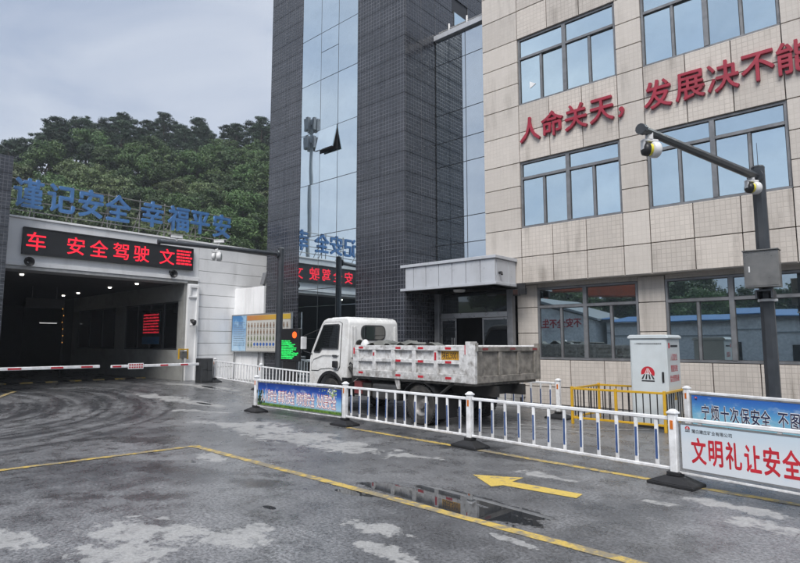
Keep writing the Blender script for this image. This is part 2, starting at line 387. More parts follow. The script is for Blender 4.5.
# ------------------------------------------------------------------ ground: wet, patched asphalt
def ground_material():
    k = NT('wet_patched_asphalt'); p = k.obj()
    fine = k.noise(p, 34, 3, .8); mid = k.noise(p, 2.6, 5, .66); big = k.noise(p, .36, 4, .62, .6); edge = k.noise(p, 1.5, 6, .70, .25)
    edge2 = k.noise(p, 7.0, 4, .72)
    c = k.mix(k.ramp(big, .30, .70), (.078, .080, .085), (.215, .217, .223))
    c = k.mix(k.math('MULTIPLY', k.ramp(mid, .44, .68), .72), c, (.05, .051, .054))
    c = k.mix(k.math('MULTIPLY', k.ramp(mid, .46, .30), .35), c, (.24, .242, .246))
    # aggregate speckle
    hs = k.new('ShaderNodeHueSaturation'); k.link(c, hs.inputs['Color']); 
    k.link(k.ramp(fine, .30, .70, .42, 1.6), hs.inputs['Value']); c = hs.outputs[0]
    # swept tyre tracks: arcs about the turning centre
    ctr = k.mapping(p, (1, 1, 0), (16.6, -1.0, 0))
    ln = k.new('ShaderNodeVectorMath', operation='LENGTH'); k.link(ctr, ln.inputs[0]); r = ln.outputs['Value']
    sp = k.new('ShaderNodeSeparateXYZ'); k.link(ctr, sp.inputs[0])
    an = k.math('ARCTAN2', sp.outputs[1], sp.outputs[0])
    pv = k.new('ShaderNodeCombineXYZ'); k.link(k.math('ADD', k.math('MULTIPLY', r, 2.2), k.math('MULTIPLY', edge, .7)), pv.inputs[0]); k.link(k.math('MULTIPLY', an, .9), pv.inputs[1])
    st = k.noise(pv.outputs[0], 1.5, 5, .62)
    m = k.math('MULTIPLY', k.ramp(r, 1.5, 3.0), k.ramp(r, 7.6, 6.4))
    m = k.math('MULTIPLY', m, k.ramp(sp.outputs[1], -2.5, .8))
    c = k.mix(k.math('MULTIPLY', m, k.ramp(st, .46, .60)), c, (.045, .046, .05))
    c = k.mix(k.math('MULTIPLY', m, k.ramp(st, .47, .34, 0, .5)), c, (.25, .252, .258))
    # straight tracks into the gate
    pv2 = k.mapping(p, (.05, 1.5, 1)); st2 = k.noise(pv2, 1.6, 4, .6)
    sp2 = k.new('ShaderNodeSeparateXYZ'); k.link(p, sp2.inputs[0])
    m2 = k.math('MULTIPLY', k.ramp(sp2.outputs[0], -15, -18.5), k.ramp(sp2.outputs[1], 12.0, 10.5))
    c = k.mix(k.math('MULTIPLY', m2, k.ramp(st2, .45, .62, 0, .8)), c, (.05, .051, .055))
    # worn pale patches with ragged edges
    def blob(cx, cy, rx, ry, rot, amp=1.0, nz=edge, lo=-.02, hi=.28):
        q = k.mapping(p, (rx, ry, 1), (cx, cy, 0), (0, 0, rot), 'TEXTURE')
        q = k.mapping(q, (1, 1, 0))
        n = k.new('ShaderNodeVectorMath', operation='LENGTH'); k.link(q, n.inputs[0])
        d = k.math('SUBTRACT', .86, n.outputs['Value'])
        d = k.math('ADD', d, k.math('MULTIPLY', k.math('SUBTRACT', nz, .5), 3.8 * amp))
        d = k.math('ADD', d, k.math('MULTIPLY', k.math('SUBTRACT', edge2, .5), 1.3 * amp))
        return k.ramp(d, lo, hi)
    pale = None
    for a in [(-8.5, 6.35, 2.3, .62, -.06), (-6.6, 6.15, 1.2, .42, .1), (-10.2, 6.3, 1.0, .35, .1), (-5.0, 2.35, .70, .42, .45), (-4.6, 1.95, .55, .36, .3), (-4.25, 2.7, .35, .22, .2),
              (-3.62, 3.66, .52, .17, .05), (-3.2, 3.35, .5, .14, -.1), (-5.6, 1.45, .55, .25, .5), (-3.4, 2.3, .3, .14, .4), (-3.3, 6.45, .5, .14, -.1), (-5.3, 6.3, .5, .2, .2), (-1.45, 6.5, .5, .16, -.2), (-2.05, 6.15, .3, .1, 0),
              (-7.4, 4.35, .6, .2, -.1), (-2.5, 4.2, .25, .06, -.1), (-14.8, 7.6, 2.2, .4, .25), (-12.6, 7.0, 1.0, .22, .3), (-17.5, 9.6, 2.2, .35, .15), (-4.3, 3.05, .16, .09, .2), (-1.0, 6.0, .5, .2, -.2), (-2.2, 3.2, .5, .15, -.15)]:
        b = blob(*a, amp=1.0)
        pale = b if pale is None else k.math('MAXIMUM', pale, b)
    pale = k.math('MULTIPLY', pale, k.math('MULTIPLY', k.ramp(edge2, .34, .50, .25, 1.0), k.ramp(mid, .64, .38, .72, 1.0)))
    pc = k.mix(k.ramp(mid, .3, .7), (.38, .378, .37), (.50, .498, .487))
    hs2 = k.new('ShaderNodeHueSaturation'); k.link(pc, hs2.inputs['Color']); k.link(k.ramp(fine, .25, .75, .85, 1.12), hs2.inputs['Value'])
    c = k.mix(k.math('MULTIPLY', pale, .8), c, hs2.outputs[0])
    # dark damp stains
    damp = None
    for a in [(-6.9, 3.7, 1.2, .28, .5), (-8.7, 3.0, .5, .18, 1.0), (-5.8, 3.9, .7, .2, .2), (-13.0, 8.9, 2.0, .35, .1), (-4.6, 7.2, 2.0, .25, -.1), (-9.7, 4.2, 1.6, .4, .7), (-6.3, 2.6, 1.0, .2, .8)]:
        b = blob(*a, lo=0, hi=.6); damp = b if damp is None else k.math('MAXIMUM', damp, b)
    c = k.mix(k.math('MULTIPLY', damp, .75), c, (.055, .056, .059))
    # standing water
    pud = None
    for a in [(-3.70, 4.72, 1.35, .27, -.06, .30), (-4.45, 4.42, .42, .13, .25, .3), (-2.95, 4.95, .5, .16, -.05, .35), (-3.55, 5.02, .75, .17, -.08, .4), (-16.7, 9.75, .75, .15, .0, .25), (-13.75, 7.85, .4, .11, .1, .25), (-7.35, 4.02, .16, .06, 0, .2), (-14.9, 9.6, .9, .1, .1, .4), (-4.75, 3.45, .12, .05, 0, .2)]:
        b = blob(*a, nz=mid, lo=.0, hi=.07); pud = b if pud is None else k.math('MAXIMUM', pud, b)
    c = k.mix(pud, c, (.030, .032, .035))
    rough = k.ramp(mid, .3, .7, .42, .22)
    rough = k.math('ADD', rough, k.math('MULTIPLY', pale, .2))
    rough = k.math('SUBTRACT', rough, k.math('MULTIPLY', damp, .14))
    rough = k.math('MULTIPLY', rough, k.ramp(pud, 0, 1, 1, .045))
    k.link(c, k.b.inputs['Base Color']); k.link(rough, k.b.inputs['Roughness'])
    h = k.math('MULTIPLY', fine, k.ramp(pud, 0, 1, 1, 0))
    k.bump(h, .45, .006)
    return k.m
ground_mat = ground_material()
RAMP = .235
def GH(x):
    t = max(0.0, min(1.0, (-12.5 - x) / 6.0)); return RAMP * t * t * (3 - 2 * t)      # the yard rises gently to the gate
gxs = [-900, -60] + [-18.5 + .5 * i for i in range(13)] + [0, 900]
gv, gf = [], []
for x in gxs: gv += [(x, -900, GH(x)), (x, 900, GH(x))]
for i in range(len(gxs) - 1): gf.append((2 * i, 2 * i + 2, 2 * i + 3, 2 * i + 1))
g = MB().add(gv, gf).build('ground', ground_mat, smooth=True); tag(g, kind='structure')

def strip(name, a, b, w, mat, z=.004, seg=24, jitter=.004):
    a = Vector((*a, 0)); b = Vector((*b, 0)); d = (b - a).normalized(); n = Vector((-d.y, d.x, 0)); mb = MB()
    vs = []; fs = []
    for i in range(seg + 1):
        q = a.lerp(b, i / seg)
        for sgn in (-1, 1): vs.append(q + n * sgn * (w / 2 + random.uniform(-jitter, jitter)) + Vector((0, 0, z + GH(q.x) + (.006 if q.x < -12.5 else 0))))
    for i in range(seg): fs.append((2 * i, 2 * i + 2, 2 * i + 3, 2 * i + 1))
    return tag(mb.add(vs, fs).build(name, mat), kind='structure')
strip('road_marking', (-8.39, 4.64), (.5, 4.30), .115, yellow_line, seg=80)
strip('road_marking', (-8.36, 4.71), (-8.95, -1.0), .115, yellow_line, z=.008, seg=50)
strip('road_marking', (-8.0, 7.55), (.6, 6.87), .11, yellow_line, seg=70)
strip('road_marking', (-18.77, 4.90), (-20.9, 4.35), .12, yellow_line)
strip('road_marking', (-18.71, 4.88), (-16.2, 3.6), .12, yellow_line, z=.008)
strip('road_marking', (-7.6, 10.35), (-4.2, 9.9), .07, white_line)
strip('road_marking', (-6.1, 9.2), (-3.6, 11.0), .07, white_line, z=.008)
strip('road_marking', (-7.2, 11.0), (-5.2, 10.7), .06, white_line)
tag(MB().sheet([(-4.04, 5.91), (-3.56, 5.565), (-3.49, 5.70), (-2.64, 5.74), (-2.66, 5.93), (-3.50, 5.92), (-3.50, 6.17)], .005).build('road_arrow', worn_paint('arrow_paint', (.72, .52, .11), .45)), kind='structure')

# speed hump in the gateway: yellow and black segments
hump = thing('speed_hump', 'yellow and black speed hump across the dark gateway', 'speed hump', (-26.2, 5.6, 0))
hm = {}
for i in range(14):
    mt = yellow_line if i % 2 else black_rubber
    key = mt.name
    if key not in hm: hm[key] = MB().prism([(-.17, 0.001), (.17, 0.001), (.09, .045), (-.09, .045)], 0, .44).mesh('segment', mt)
    put('segment', hm[key], hump, (0, i * .45, 0))

# ------------------------------------------------------------------ hillside
def hill_h(x, y):
    r = math.hypot(x, y); az = math.degrees(math.atan2(-x, y))       # from +Y toward -X
    H = 0.0
    if 20 < az < 140:
        pts = [(20, 16), (50, 27.5), (56, 27.5), (63, 26.0), (70, 25.0), (74, 24.0), (76, 21.5), (78, 17.5), (84, 13.0), (100, 8), (140, 9)]
        for (a0, h0), (a1, h1) in zip(pts[:-1], pts[1:]):
            if a0 <= az <= a1: H = h0 + (h1 - h0) * (az - a0) / (a1 - a0)
    elif az >= 140 or az < -120: H = 9.0
    else:
        H = 9.0 if az < -60 else 14.0
    t = (r - 42) / 42.0; t = max(0, min(1, t)); t = t * t * (3 - 2 * t) * .55 + t * .45
    return H * t + 1.0 * math.sin(x * .13) * math.cos(y * .17) * t - .05
NA, NR = 120, 14
vs_, fs_ = [], []
for j in range(NR):
    r = 41 + (170 - 41) * (j / (NR - 1)) ** 1.3
    for i in range(NA):
        a = 2 * math.pi * i / NA; x, y = r * math.cos(a), r * math.sin(a); vs_.append((x, y, hill_h(x, y)))
for j in range(NR - 1):
    for i in range(NA): fs_.append((j * NA + i, j * NA + (i + 1) % NA, (j + 1) * NA + (i + 1) % NA, (j + 1) * NA + i))
under = pm('hillside_undergrowth', (.035, .050, .020), .9, var=.5, scale=.5, dirt=.5, dirtcol=(.06, .05, .03), bump=1, bscale=3)
tag(MB().add(vs_, fs_).build('hillside', under, smooth=True), kind='structure')

def leaf_mat(name, c0, c1):
    k = NT(name); oi = k.new('ShaderNodeObjectInfo'); p = k.pos()
    n = k.noise(p, .55, 3); n2 = k.noise(p, 3.5, 2)
    f = k.math('ADD', k.math('MULTIPLY', k.ramp(n, .3, .7), .5), k.math('MULTIPLY', oi.outputs['Random'], .5))
    c = k.mix(f, c0, c1)
    hs = k.new('ShaderNodeHueSaturation'); k.link(c, hs.inputs['Color']); k.link(k.math('MULTIPLY', k.ramp(n2, .3, .7, .6, 1.4), k.ramp(oi.outputs['Random'], 0, 1, .8, 1.25)), hs.inputs['Value'])
    k.link(k.ramp(oi.outputs['Random'], 0, 1, .485, .512), hs.inputs['Hue'])
    k.link(hs.outputs[0], k.b.inputs['Base Color']); k.b.inputs['Roughness'].default_value = .6
    tr = k.new('ShaderNodeBsdfTranslucent'); k.link(hs.outputs[0], tr.inputs[0])
    mx = k.new('ShaderNodeMixShader'); mx.inputs[0].default_value = .22
    k.link(k.b.outputs[0], mx.inputs[1]); k.link(tr.outputs[0], mx.inputs[2]); k.link(mx.outputs[0], k.out.inputs[0])
    return k.m
leaf_broad = leaf_mat('broadleaf_foliage', (.040, .088, .030), (.100, .160, .052))
leaf_light = leaf_mat('light_green_foliage', (.080, .125, .052), (.150, .185, .082))
leaf_pine = leaf_mat('pine_foliage', (.018, .042, .026), (.040, .070, .036))
bark = pm('brown_bark', (.07, .055, .042), .9, var=.3, bump=.6)

def crown_mesh(kind, seed, mat):
    rnd = random.Random(seed); V = []; F = []
    clumps = []
    if kind == 'pine':                                             # layered, flat-topped boughs with gaps
        for lay in range(9):
            h = .34 + .66 * lay / 8.0; w = (1.0 - ((h - .62) / .42) ** 2) * 1.75 + .35
            for q in range(rnd.randint(6, 9)):
                a = rnd.uniform(0, 6.283); rr = w * rnd.uniform(.35, 1.15)
                clumps.append((rr * math.cos(a), rr * math.sin(a), h * 7.2 + rnd.uniform(-.25, .25) + .12 * rr, rnd.uniform(.34, .62), .5))
    else:
        for k_ in range(78):
            a = rnd.uniform(0, 6.283); ph = math.acos(rnd.uniform(-.55, 1)); rr = rnd.uniform(.55, 1.08)
            clumps.append((2.2 * rr * math.sin(ph) * math.cos(a) * rnd.uniform(.8, 1.15), 2.2 * rr * math.sin(ph) * math.sin(a) * rnd.uniform(.8, 1.15), 3.8 + 2.3 * rr * math.cos(ph), rnd.uniform(.36, .72), .7))
    for (cx, cy, cz, cr, fl) in clumps:
        for q in range(112):
            d = Vector((rnd.gauss(0, 1), rnd.gauss(0, 1), rnd.gauss(0, 1))).normalized() * cr * rnd.uniform(.4, 1.2)
            c = Vector((cx + d.x, cy + d.y, cz + d.z * fl))
            nrm = (d.normalized() + Vector((rnd.uniform(-.8, .8), rnd.uniform(-.8, .8), rnd.uniform(-.3, .9)))).normalized()
            t = nrm.orthogonal().normalized(); t.rotate(Matrix.Rotation(rnd.uniform(0, 6.28), 3, nrm)); b = nrm.cross(t)
            l = rnd.uniform(.08, .155); w = l * (rnd.uniform(.35, .5) if kind == 'pine' else rnd.uniform(.5, .75))
            o = len(V); V += [c - t * l, c + b * w, c + t * l, c - b * w]; F.append((o, o + 1, o + 2, o + 3))
    me = bpy.data.meshes.new('crown'); me.from_pydata([tuple(v) for v in V], [], F); me.materials.append(mat); return me
def trunk_mesh(kind, seed):
    rnd = random.Random(seed); mb = MB(); H = 6.6 if kind == 'pine' else 4.2
    pts = [Vector((0, 0, -.6))]
    for i in range(1, 6): pts.append(Vector((rnd.uniform(-.12, .12) * i * .5, rnd.uniform(-.12, .12) * i * .5, H * i / 5)))
    for i in range(5): mb.tube(pts[i], pts[i + 1], .17 * (1 - i / 6.0), .17 * (1 - (i + 1) / 6.0), 7)
    for i in range(9):
        s0 = pts[rnd.randint(2, 4)]; a = rnd.uniform(0, 6.28); L = rnd.uniform(1.0, 1.9)
        mb.tube(s0, s0 + Vector((math.cos(a) * L, math.sin(a) * L, rnd.uniform(.2, 1.2))), .06, .02, 5)
    return mb.mesh('trunk', bark)
CR = {k_: [crown_mesh(k_ if k_ == 'pine' else 'broad', 40 + i + 10 * j, m_) for i in range(3)] for j, (k_, m_) in enumerate((('pine', leaf_pine), ('broad', leaf_broad), ('light', leaf_light)))}
TR = {k_: [trunk_mesh(k_, 70 + i) for i in range(2)] for k_ in ('pine', 'broad')}
TREE_TEXT = {'pine': ('pine_tree', 'dark pine tree on the hilltop skyline behind the gate', 'pines along the hilltop'),
             'broad': ('broadleaf_tree', 'mid green broadleaf tree on the wooded slope behind the gate', 'broadleaf trees on the slope'),
             'light': ('young_tree', 'light green leafy tree low on the slope behind the gate', 'lighter trees on the slope')}
rt = random.Random(5)
def tree(kind, x, y, s=1.0, text=None):
    nm, lab, grp = text or TREE_TEXT[kind]
    if not text:
        az_ = math.degrees(math.atan2(-x, y)); r_ = math.hypot(x, y)
        where = next(w_ for lim, w_ in ((58.5, 'beside the dark tower'), (63.5, 'above the right end of the rooftop sign'), (68.5, 'above the middle of the rooftop sign'), (73.5, 'above the LED board'), (99, 'at the left edge of the hill')) if az_ < lim)
        lab = lab.replace('wooded slope', 'upper slope' if r_ > 70 else 'lower slope').replace('behind the gate', where).replace('mid green ', '')
        if kind == 'pine' and r_ < 80: lab = lab.replace('on the hilltop skyline', 'just below the hilltop')
    t = thing(nm, lab, 'tree', (x, y, hill_h(x, y) - .1), rt.uniform(0, 6.28), grp)
    t.scale = (s * rt.uniform(.9, 1.15), s * rt.uniform(.9, 1.15), s)
    put('trunk', rt.choice(TR['pine' if kind == 'pine' else 'broad']), t); put('crown', rt.choice(CR[kind]), t)
    return t
def polar(az, r): return (-r * math.sin(R(az)), r * math.cos(R(az)))
done = []
def spaced(x, y, d):
    for (a, b) in done:
        if (a - x) ** 2 + (b - y) ** 2 < d * d: return False
    done.append((x, y)); return True
for az in [51.5 + i * 1.5 for i in range(19)]:                        # the skyline pines
    for r in (82, 87):
        x, y = polar(az + rt.uniform(-.7, .7), r + rt.uniform(-1.5, 1.5)); done.append((x, y))
        tree('pine', x, y, rt.uniform(.82, 1.05))
n = 0
for _ in range(4000):
    az = rt.uniform(51, 79.5); r = rt.uniform(50, 82); x, y = polar(az, r)
    if not spaced(x, y, 2.35 + (r - 50) * .012): continue
    kind = 'pine' if (r > 76 or (r > 70 and az > 70)) and rt.random() < .75 else ('light' if (r < 68 and rt.random() < .42) else 'broad')
    tree(kind, x, y, rt.uniform(.72, 1.05)); n += 1
    if n > 215: break
BACK = ('broadleaf_tree', 'broadleaf tree on the bank across the yard, mirrored in the windows', 'trees across the yard')
for i in range(46):                                                     # trees across the yard, seen mirrored in the glass
    x = -46 + 2.05 * i + rt.uniform(-1, 1); y = -rt.uniform(38, 50)
    tree('broad', x, y, rt.uniform(.95, 1.35), BACK)

# ------------------------------------------------------------------ office building with beige panels
Y0 = 13.5
office = thing('office_building', 'beige tiled office building with red lettering and bands of windows', 'building', (0, 0, 0))
BX('wall', joint_dark, office, -8.69, 2.29, 13.655, 24, 3.21, 12.88)
BX('wall', joint_dark, office, -7.94, 2.29, 14.01, 24, 0, 3.205)
PC = {}
def panel(parent, x0, x1, z0, z1, y, th, mat, gap=.009, rz=0.0, name='panel', bev=.006):
    w = round(x1 - x0 - 2 * gap, 3); h = round(z1 - z0 - 2 * gap, 3)
    key = (w, h, th, mat.name)
    if key not in PC: PC[key] = MB().box(0, w, 0, th, 0, h).mesh('panel', mat, bev)
    return put(name, PC[key], parent, (x0 + gap, y + random.uniform(0, .004), z0 + gap))
colsA = [(-7.55, -4.82), (-4.20, -1.43), (-.81, 1.66)]
rowz = [3.19, 3.90, 4.70, 5.27, 5.88, 6.54, 7.38, 8.17, 8.83, 9.45, 10.11, 10.95, 11.75, 12.6]
def is_win(z0): return (4.69 < z0 < 6.5) or (8.16 < z0 < 10.1)
for z0, z1 in zip(rowz[:-1], rowz[1:]):
    for (a, b) in ((-8.70, -7.55), (-4.82, -4.20), (-1.43, -.81), (1.66, 2.3)):
        panel(office, a, b, z0, z1, Y0, .15, beige_plain)
    if not is_win(z0):
        for (a, b) in colsA:
            for q in range(3): panel(office, a + (b - a) * q / 3, a + (b - a) * (q + 1) / 3, z0, z1, Y0, .15, beige_tile)
BX('parapet', silver_panel, office, -8.75, 2.35, 13.45, 13.8, 12.605, 12.9, .01)
# left return of the upper storeys (narrow, towards the glazed link)
for z0, z1 in zip(rowz[:-1], rowz[1:]): pass
# soffit of the overhang
BX('soffit', beige_plain, office, -8.69, 2.29, 13.52, 14.005, 3.185, 3.204)
# ground floor band
for (a, b) in ((-7.95, -7.33), (-4.68, -4.06), (-1.36, -.75)):
    zz = [0, .45, 1.16, 1.86, 2.56, 3.18]
    for z0, z1 in zip(zz[:-1], zz[1:]): panel(office, a, b, z0, z1, 13.9, .11, beige_plain)
for (a, b) in ((-7.33, -4.68), (-4.06, -1.36), (-.75, 2.0)):
    for q in range(3):
        for z0, z1 in ((0, .45), (.45, 1.16)): panel(office, a + (b - a) * q / 3, a + (b - a) * (q + 1) / 3, z0, z1, 13.9, .11, beige_tile)
def window(parent, x0, x1, z0, z1, y, gl, tr=.30, name='window', depth=.10, back=.0, plumb=True):
    """frame with mullion, transom, four lower lights; every pane its own sub-part"""
    f = .055; mb = MB(); xm = (x0 + x1) / 2; zt = z1 - (z1 - z0) * tr; y1 = y + depth
    mb.box(x0, x1, y, y1, z0, z0 + f).box(x0, x1, y, y1, z1 - f, z1)
    mb.box(x0, x0 + f, y, y1, z0 + f, z1 - f).box(x1 - f, x1, y, y1, z0 + f, z1 - f)
    mb.box(xm - .05, xm + .05, y - .012, y1, z0 + f, z1 - f)
    for a, b in ((x0 + f, xm - .05), (xm + .05, x1 - f)):
        mb.box(a, b, y - .006, y1, zt - .035, zt + .035)
        c = (a + b) / 2; mb.box(c - .028, c + .028, y + .012, y1, z0 + f, zt - .035)
    w = mb.build(name, alu, parent, .004)
    # dark gaskets, then the panes
    gk = MB()
    for a, b in ((x0 + f, xm - .05), (xm + .05, x1 - f)):
        c = (a + b) / 2
        for (p0, p1, q0, q1, dy) in ((a, b, zt + .035, z1 - f, 0), (a, c - .028, z0 + f, zt - .035, .0), (c + .028, b, z0 + f, zt - .035, .02)):
            gw = .014
            yy0, yy1 = y + .03 + dy, y1 - .012
            gk.box(p0, p1, yy0, yy1, q0, q0 + gw).box(p0, p1, yy0, yy1, q1 - gw, q1).box(p0, p0 + gw, yy0, yy1, q0 + gw, q1 - gw).box(p1 - gw, p1, yy0, yy1, q0 + gw, q1 - gw)
            pn = BX('pane', gl, w, 0, p1 - p0 - 2 * gw, 0, .012, 0, q1 - q0 - 2 * gw)
            pn.location = (p0 + gw, y + .045 + dy, q0 + gw)
            pn.rotation_euler = (random.uniform(-.004, .004), 0, random.uniform(-.003, .003))
    gk.build('gasket', alu_dark, w)
    return w
for (a, b) in colsA:
    window(office, a, b, 4.70, 6.54, Y0 + .05, sky_glass, .25); window(office, a, b, 8.17, 10.11, Y0 + .05, sky_glass, .30)
for (a, b) in ((-7.33, -4.68), (-4.06, -1.36), (-.75, 2.0)):
    window(office, a, b, 1.165, 3.08, 13.905, ground_glass, .27)
    BX('head_panel', beige_plain, office, a + .01, b - .01, 13.93, 14.008, 3.09, 3.184)
# fire-rescue triangle sticker on one third floor pane
MB().add([(-7.22, 13.583, 8.60), (-7.22, 13.583, 8.80), (-7.04, 13.583, 8.69)], [(0, 1, 2)]).build('sticker', print_white, office)

# red slogan on the facade, letters stand off the wall
slog = thing('wall_slogan', 'large red three-dimensional characters mounted across the beige facade', 'lettering', (0, 13.452, 7.38))
for ch, x in zip('人命关天，发展决不能', (-7.18, -6.53, -5.87, -5.20, -4.72, -3.87, -3.18, -2.52, -1.87, -1.24)):
    me, w = glyph((ch, .07, .014), red_letter)
    o = put('character', me, slog, (x, 0, -.20 if ch == '，' else 0), (R(90), 0, 0), (.64, .72, .5))

# ------------------------------------------------------------------ glazed link between tower and office
link = thing('glazed_link', 'narrow glazed link recessed between dark tower and beige building', 'building', (0, 0, 0))
BX('wall', dark_void, link, -10.76, -8.72, 13.99, 22, 3.4, 11.38)
zs = [3.3, 4.62, 5.43, 7.14, 7.92, 8.85, 10.55, 11.38]; xs_ = [-10.77, -9.60, -8.66]
for z0, z1 in zip(zs[:-1], zs[1:]):
    for a, b in zip(xs_[:-1], xs_[1:]):
        pn = BX('pane', link_glass, link, 0, b - a - .024, 0, .02, 0, z1 - z0 - .024); pn.location = (a + .012, 13.93, z0 + .012)
mb = MB()
for z in zs[1:-1]: mb.box(-10.77, -8.66, 13.945, 13.985, z - .016, z + .016)
for x in (-10.755, -9.60, -8.68): mb.box(x - .016, x + .016, 13.947, 13.983, 3.3, 11.38)
mb.build('mullions', alu_dark, link)
BX('roof_coping', silver_panel, link, -10.77, -8.66, 13.82, 14.3, 11.385, 11.56, .01)
rl = MB()
rl.tube((-10.7, 14.05, 11.72), (-8.7, 14.05, 11.72), .04).tube((-10.7, 14.25, 11.85), (-8.7, 14.25, 11.85), .03)
for x in (-10.3, -9.6, -8.95): rl.tube((x, 14.05, 11.55), (x, 14.05, 11.9), .05)
rl.build('roof_pipe', steel, link)

# ------------------------------------------------------------------ dark tower
TY = 12.40
tower = thing('dark_tower', 'tall dark grey tiled tower with a vertical strip of mirrored glass', 'building', (0, 0, 0))
BX('wall', tower_joint, tower, -17.64, -10.815, 12.45, 20, 0, 19.5)
hrow = .613
def tpanel(x0, x1, z0, z1): panel(tower, x0, x1, z0, z1, TY, .045, tower_tile, gap=.004, bev=.004)
tx = [(-17.65, -16.70), (-16.70, -15.75), (-12.84, -11.81), (-11.81, -10.78)]
for i in range(31):
    z0 = .30 + (i - .49) * hrow if i else 0.0; z1 = .30 + (i + .51) * hrow
    for a, b in tx: tpanel(a, b, z0, z1)
SP = {}
def side_panel(y0, y1, z0, z1):
    w = round(y1 - y0 - .012, 3); h = round(z1 - z0 - .012, 3); key = (w, h)
    if key not in SP: SP[key] = MB().box(0, w, 0, .03, 0, h).mesh('panel', tower_tile, .004)
    put('panel', SP[key], tower, (-10.782 + random.uniform(-.003, .003), y0 + .006, z0 + .006), (0, 0, R(90)))
for i in range(31):
    z0 = .30 + (i - .49) * hrow if i else 0.0; z1 = .30 + (i + .51) * hrow
    for a, b in ((12.452, 13.19), (13.19, 13.925)): side_panel(a, b, z0, z1)
    if z0 > 11.5:
        for q in range(4):
            ya, yb = 13.93 + q * .95, 13.93 + (q + 1) * .95
            if q == 1 and 12.3 < z0 < 12.9: continue
            side_panel(ya, yb, z0, z1)
BX('window', alu_dark, tower, -10.80, -10.775, 14.95, 15.8, 12.42, 13.0); 
w_ = BX('window', sky_glass, tower, -10.80, -10.768, 15.0, 15.75, 12.47, 12.95)
# mirrored strip
gx = [-15.745, -14.70, -13.79, -12.845]; gz = [.1, 1.75, 3.42, 5.26, 7.12, 8.98, 10.82, 12.56, 14.4, 16.2, 18.2]
for z0, z1 in zip(gz[:-1], gz[1:]):
    for i, (a, b) in enumerate(zip(gx[:-1], gx[1:])):
        lo, hi = z0, z1
        if i == 1 and z0 == 7.12: hi = 8.13                       # the open sash fills the rest
        if i == 1 and z0 == 10.82: hi = 11.83
        def gp(lo, hi, tilt=0.0, nm='pane'):
            pn = BX(nm, curtain_glass, tower, 0, b - a - .022, 0, .02, -(hi - lo - .022), 0)
            pn.location = (a + .011, TY + .01, hi - .011); pn.rotation_euler = (random.uniform(-.0025, .0025) + tilt, 0, random.uniform(-.002, .002)); return pn
        gp(lo, hi)
        if i == 1 and z0 == 10.82: gp(11.83, 12.56)
mb = MB()
for z in gz: mb.box(-15.745, -12.845, TY + .02, TY + .048, z - .014, z + .014)
for x in gx: mb.box(x - .014, x + .014, TY + .022, TY + .046, .1, 18.2)
mb.build('mullions', alu_dark, tower)
BX('opening', dark_void, tower, -14.68, -13.81, TY + .040, TY + .049, 8.15, 8.96)
sash = BX('open_sash', curtain_glass, tower, 0, .87, -.03, 0, -.82, 0); sash.location = (-14.68, TY + .005, 8.955); sash.rotation_euler = (R(-14), 0, 0)
fr = MB().box(-.0, .87, .002, .03, -.82, -.77).box(0, .04, .002, .03, -.77, 0).box(.83, .87, .002, .03, -.77, 0); fr.build('sash_frame', alu, sash)

# ------------------------------------------------------------------ entrance canopy and doors
can = thing('entrance_canopy', 'silver panelled flat canopy over the entrance doors', 'canopy', (0, 0, 0))
cx0, cx1 = -10.94, -7.73
for i in range(7):
    a = cx0 + (cx1 - cx0) * i / 7; b = cx0 + (cx1 - cx0) * (i + 1) / 7
    BX('panel', silver_panel, can, a + .008, b - .008, 12.43, 12.50, 3.18, 3.78, .006)
for (a, b) in ((12.44, 13.1), (13.1, 13.49)): BX('panel', silver_panel, can, -7.80, -7.735, a + .075 if a < 12.5 else a, b - .008, 3.18, 3.78, .006)
BX('top_flashing', silver_panel, can, cx0 - .01, cx1 + .05, 12.38, 13.49, 3.785, 3.87, .008)
BX('bottom_flashing', silver_panel, can, cx0 - .01, cx1 + .05, 12.38, 13.49, 3.10, 3.176, .008)
BX('core', alu_dark, can, cx0 + .2, cx1 - .075, 12.51, 13.9, 3.1, 3.75)
MB().tube((-9.2, 12.9, 3.02), (-9.2, 12.9, 3.08), .15, .17, 16).build('downlight', cam_white, can)
MB().tube((-7.73, 12.63, 3.42), (-7.66, 12.63, 3.42), .035).tube((-7.66, 12.63, 3.42), (-7.63, 12.6, 3.36), .03).build('wall_hook', black_plastic, can)
ent = thing('entrance', 'dark glazed entrance with steel columns and sliding doors under the canopy', 'entrance', (0, 0, 0))
BX('step', concrete, ent, -10.7, -7.75, 12.75, 13.6, 0, .15, .01); BX('step', concrete, ent, -10.7, -7.75, 13.1, 13.98, .151, .29, .01)
for x in (-10.66, -8.12): BX('column', alu, ent, x, x + .17, 13.62, 13.80, .29, 3.08, .01)
BX('back_wall', dark_void, ent, -10.75, -7.96, 14.9, 15.0, .29, 3.3)
BX('transom', steel, ent, -10.48, -8.13, 13.70, 13.78, 2.33, 2.48, .005)
BX('transom_pane', door_glass, ent, -10.48, -8.13, 13.74, 13.755, 2.49, 3.05)
for (a, b, dy) in ((-10.47, -9.90, 0), (-9.0, -8.14, 0.02)):
    d = BX('door', door_glass, ent, a, b, 13.73 + dy, 13.742 + dy, .30, 2.32)
    MB().box(a, b, 13.72 + dy, 13.729 + dy, 2.26, 2.32).box(a, a + .05, 13.72 + dy, 13.729 + dy, .3, 2.25).box(b - .05, b, 13.72 + dy, 13.729 + dy, .3, 2.25).build('door_frame', steel, d)
for x in (-10.02, -9.94): MB().tube((x, 13.66, .9), (x, 13.66, 1.75), .014).build('door_handle', steel, ent)
fl = thing('floodlight', 'black floodlight cluster under the corner of the overhang by the canopy', 'floodlight', (-7.55, 13.35, 2.95))
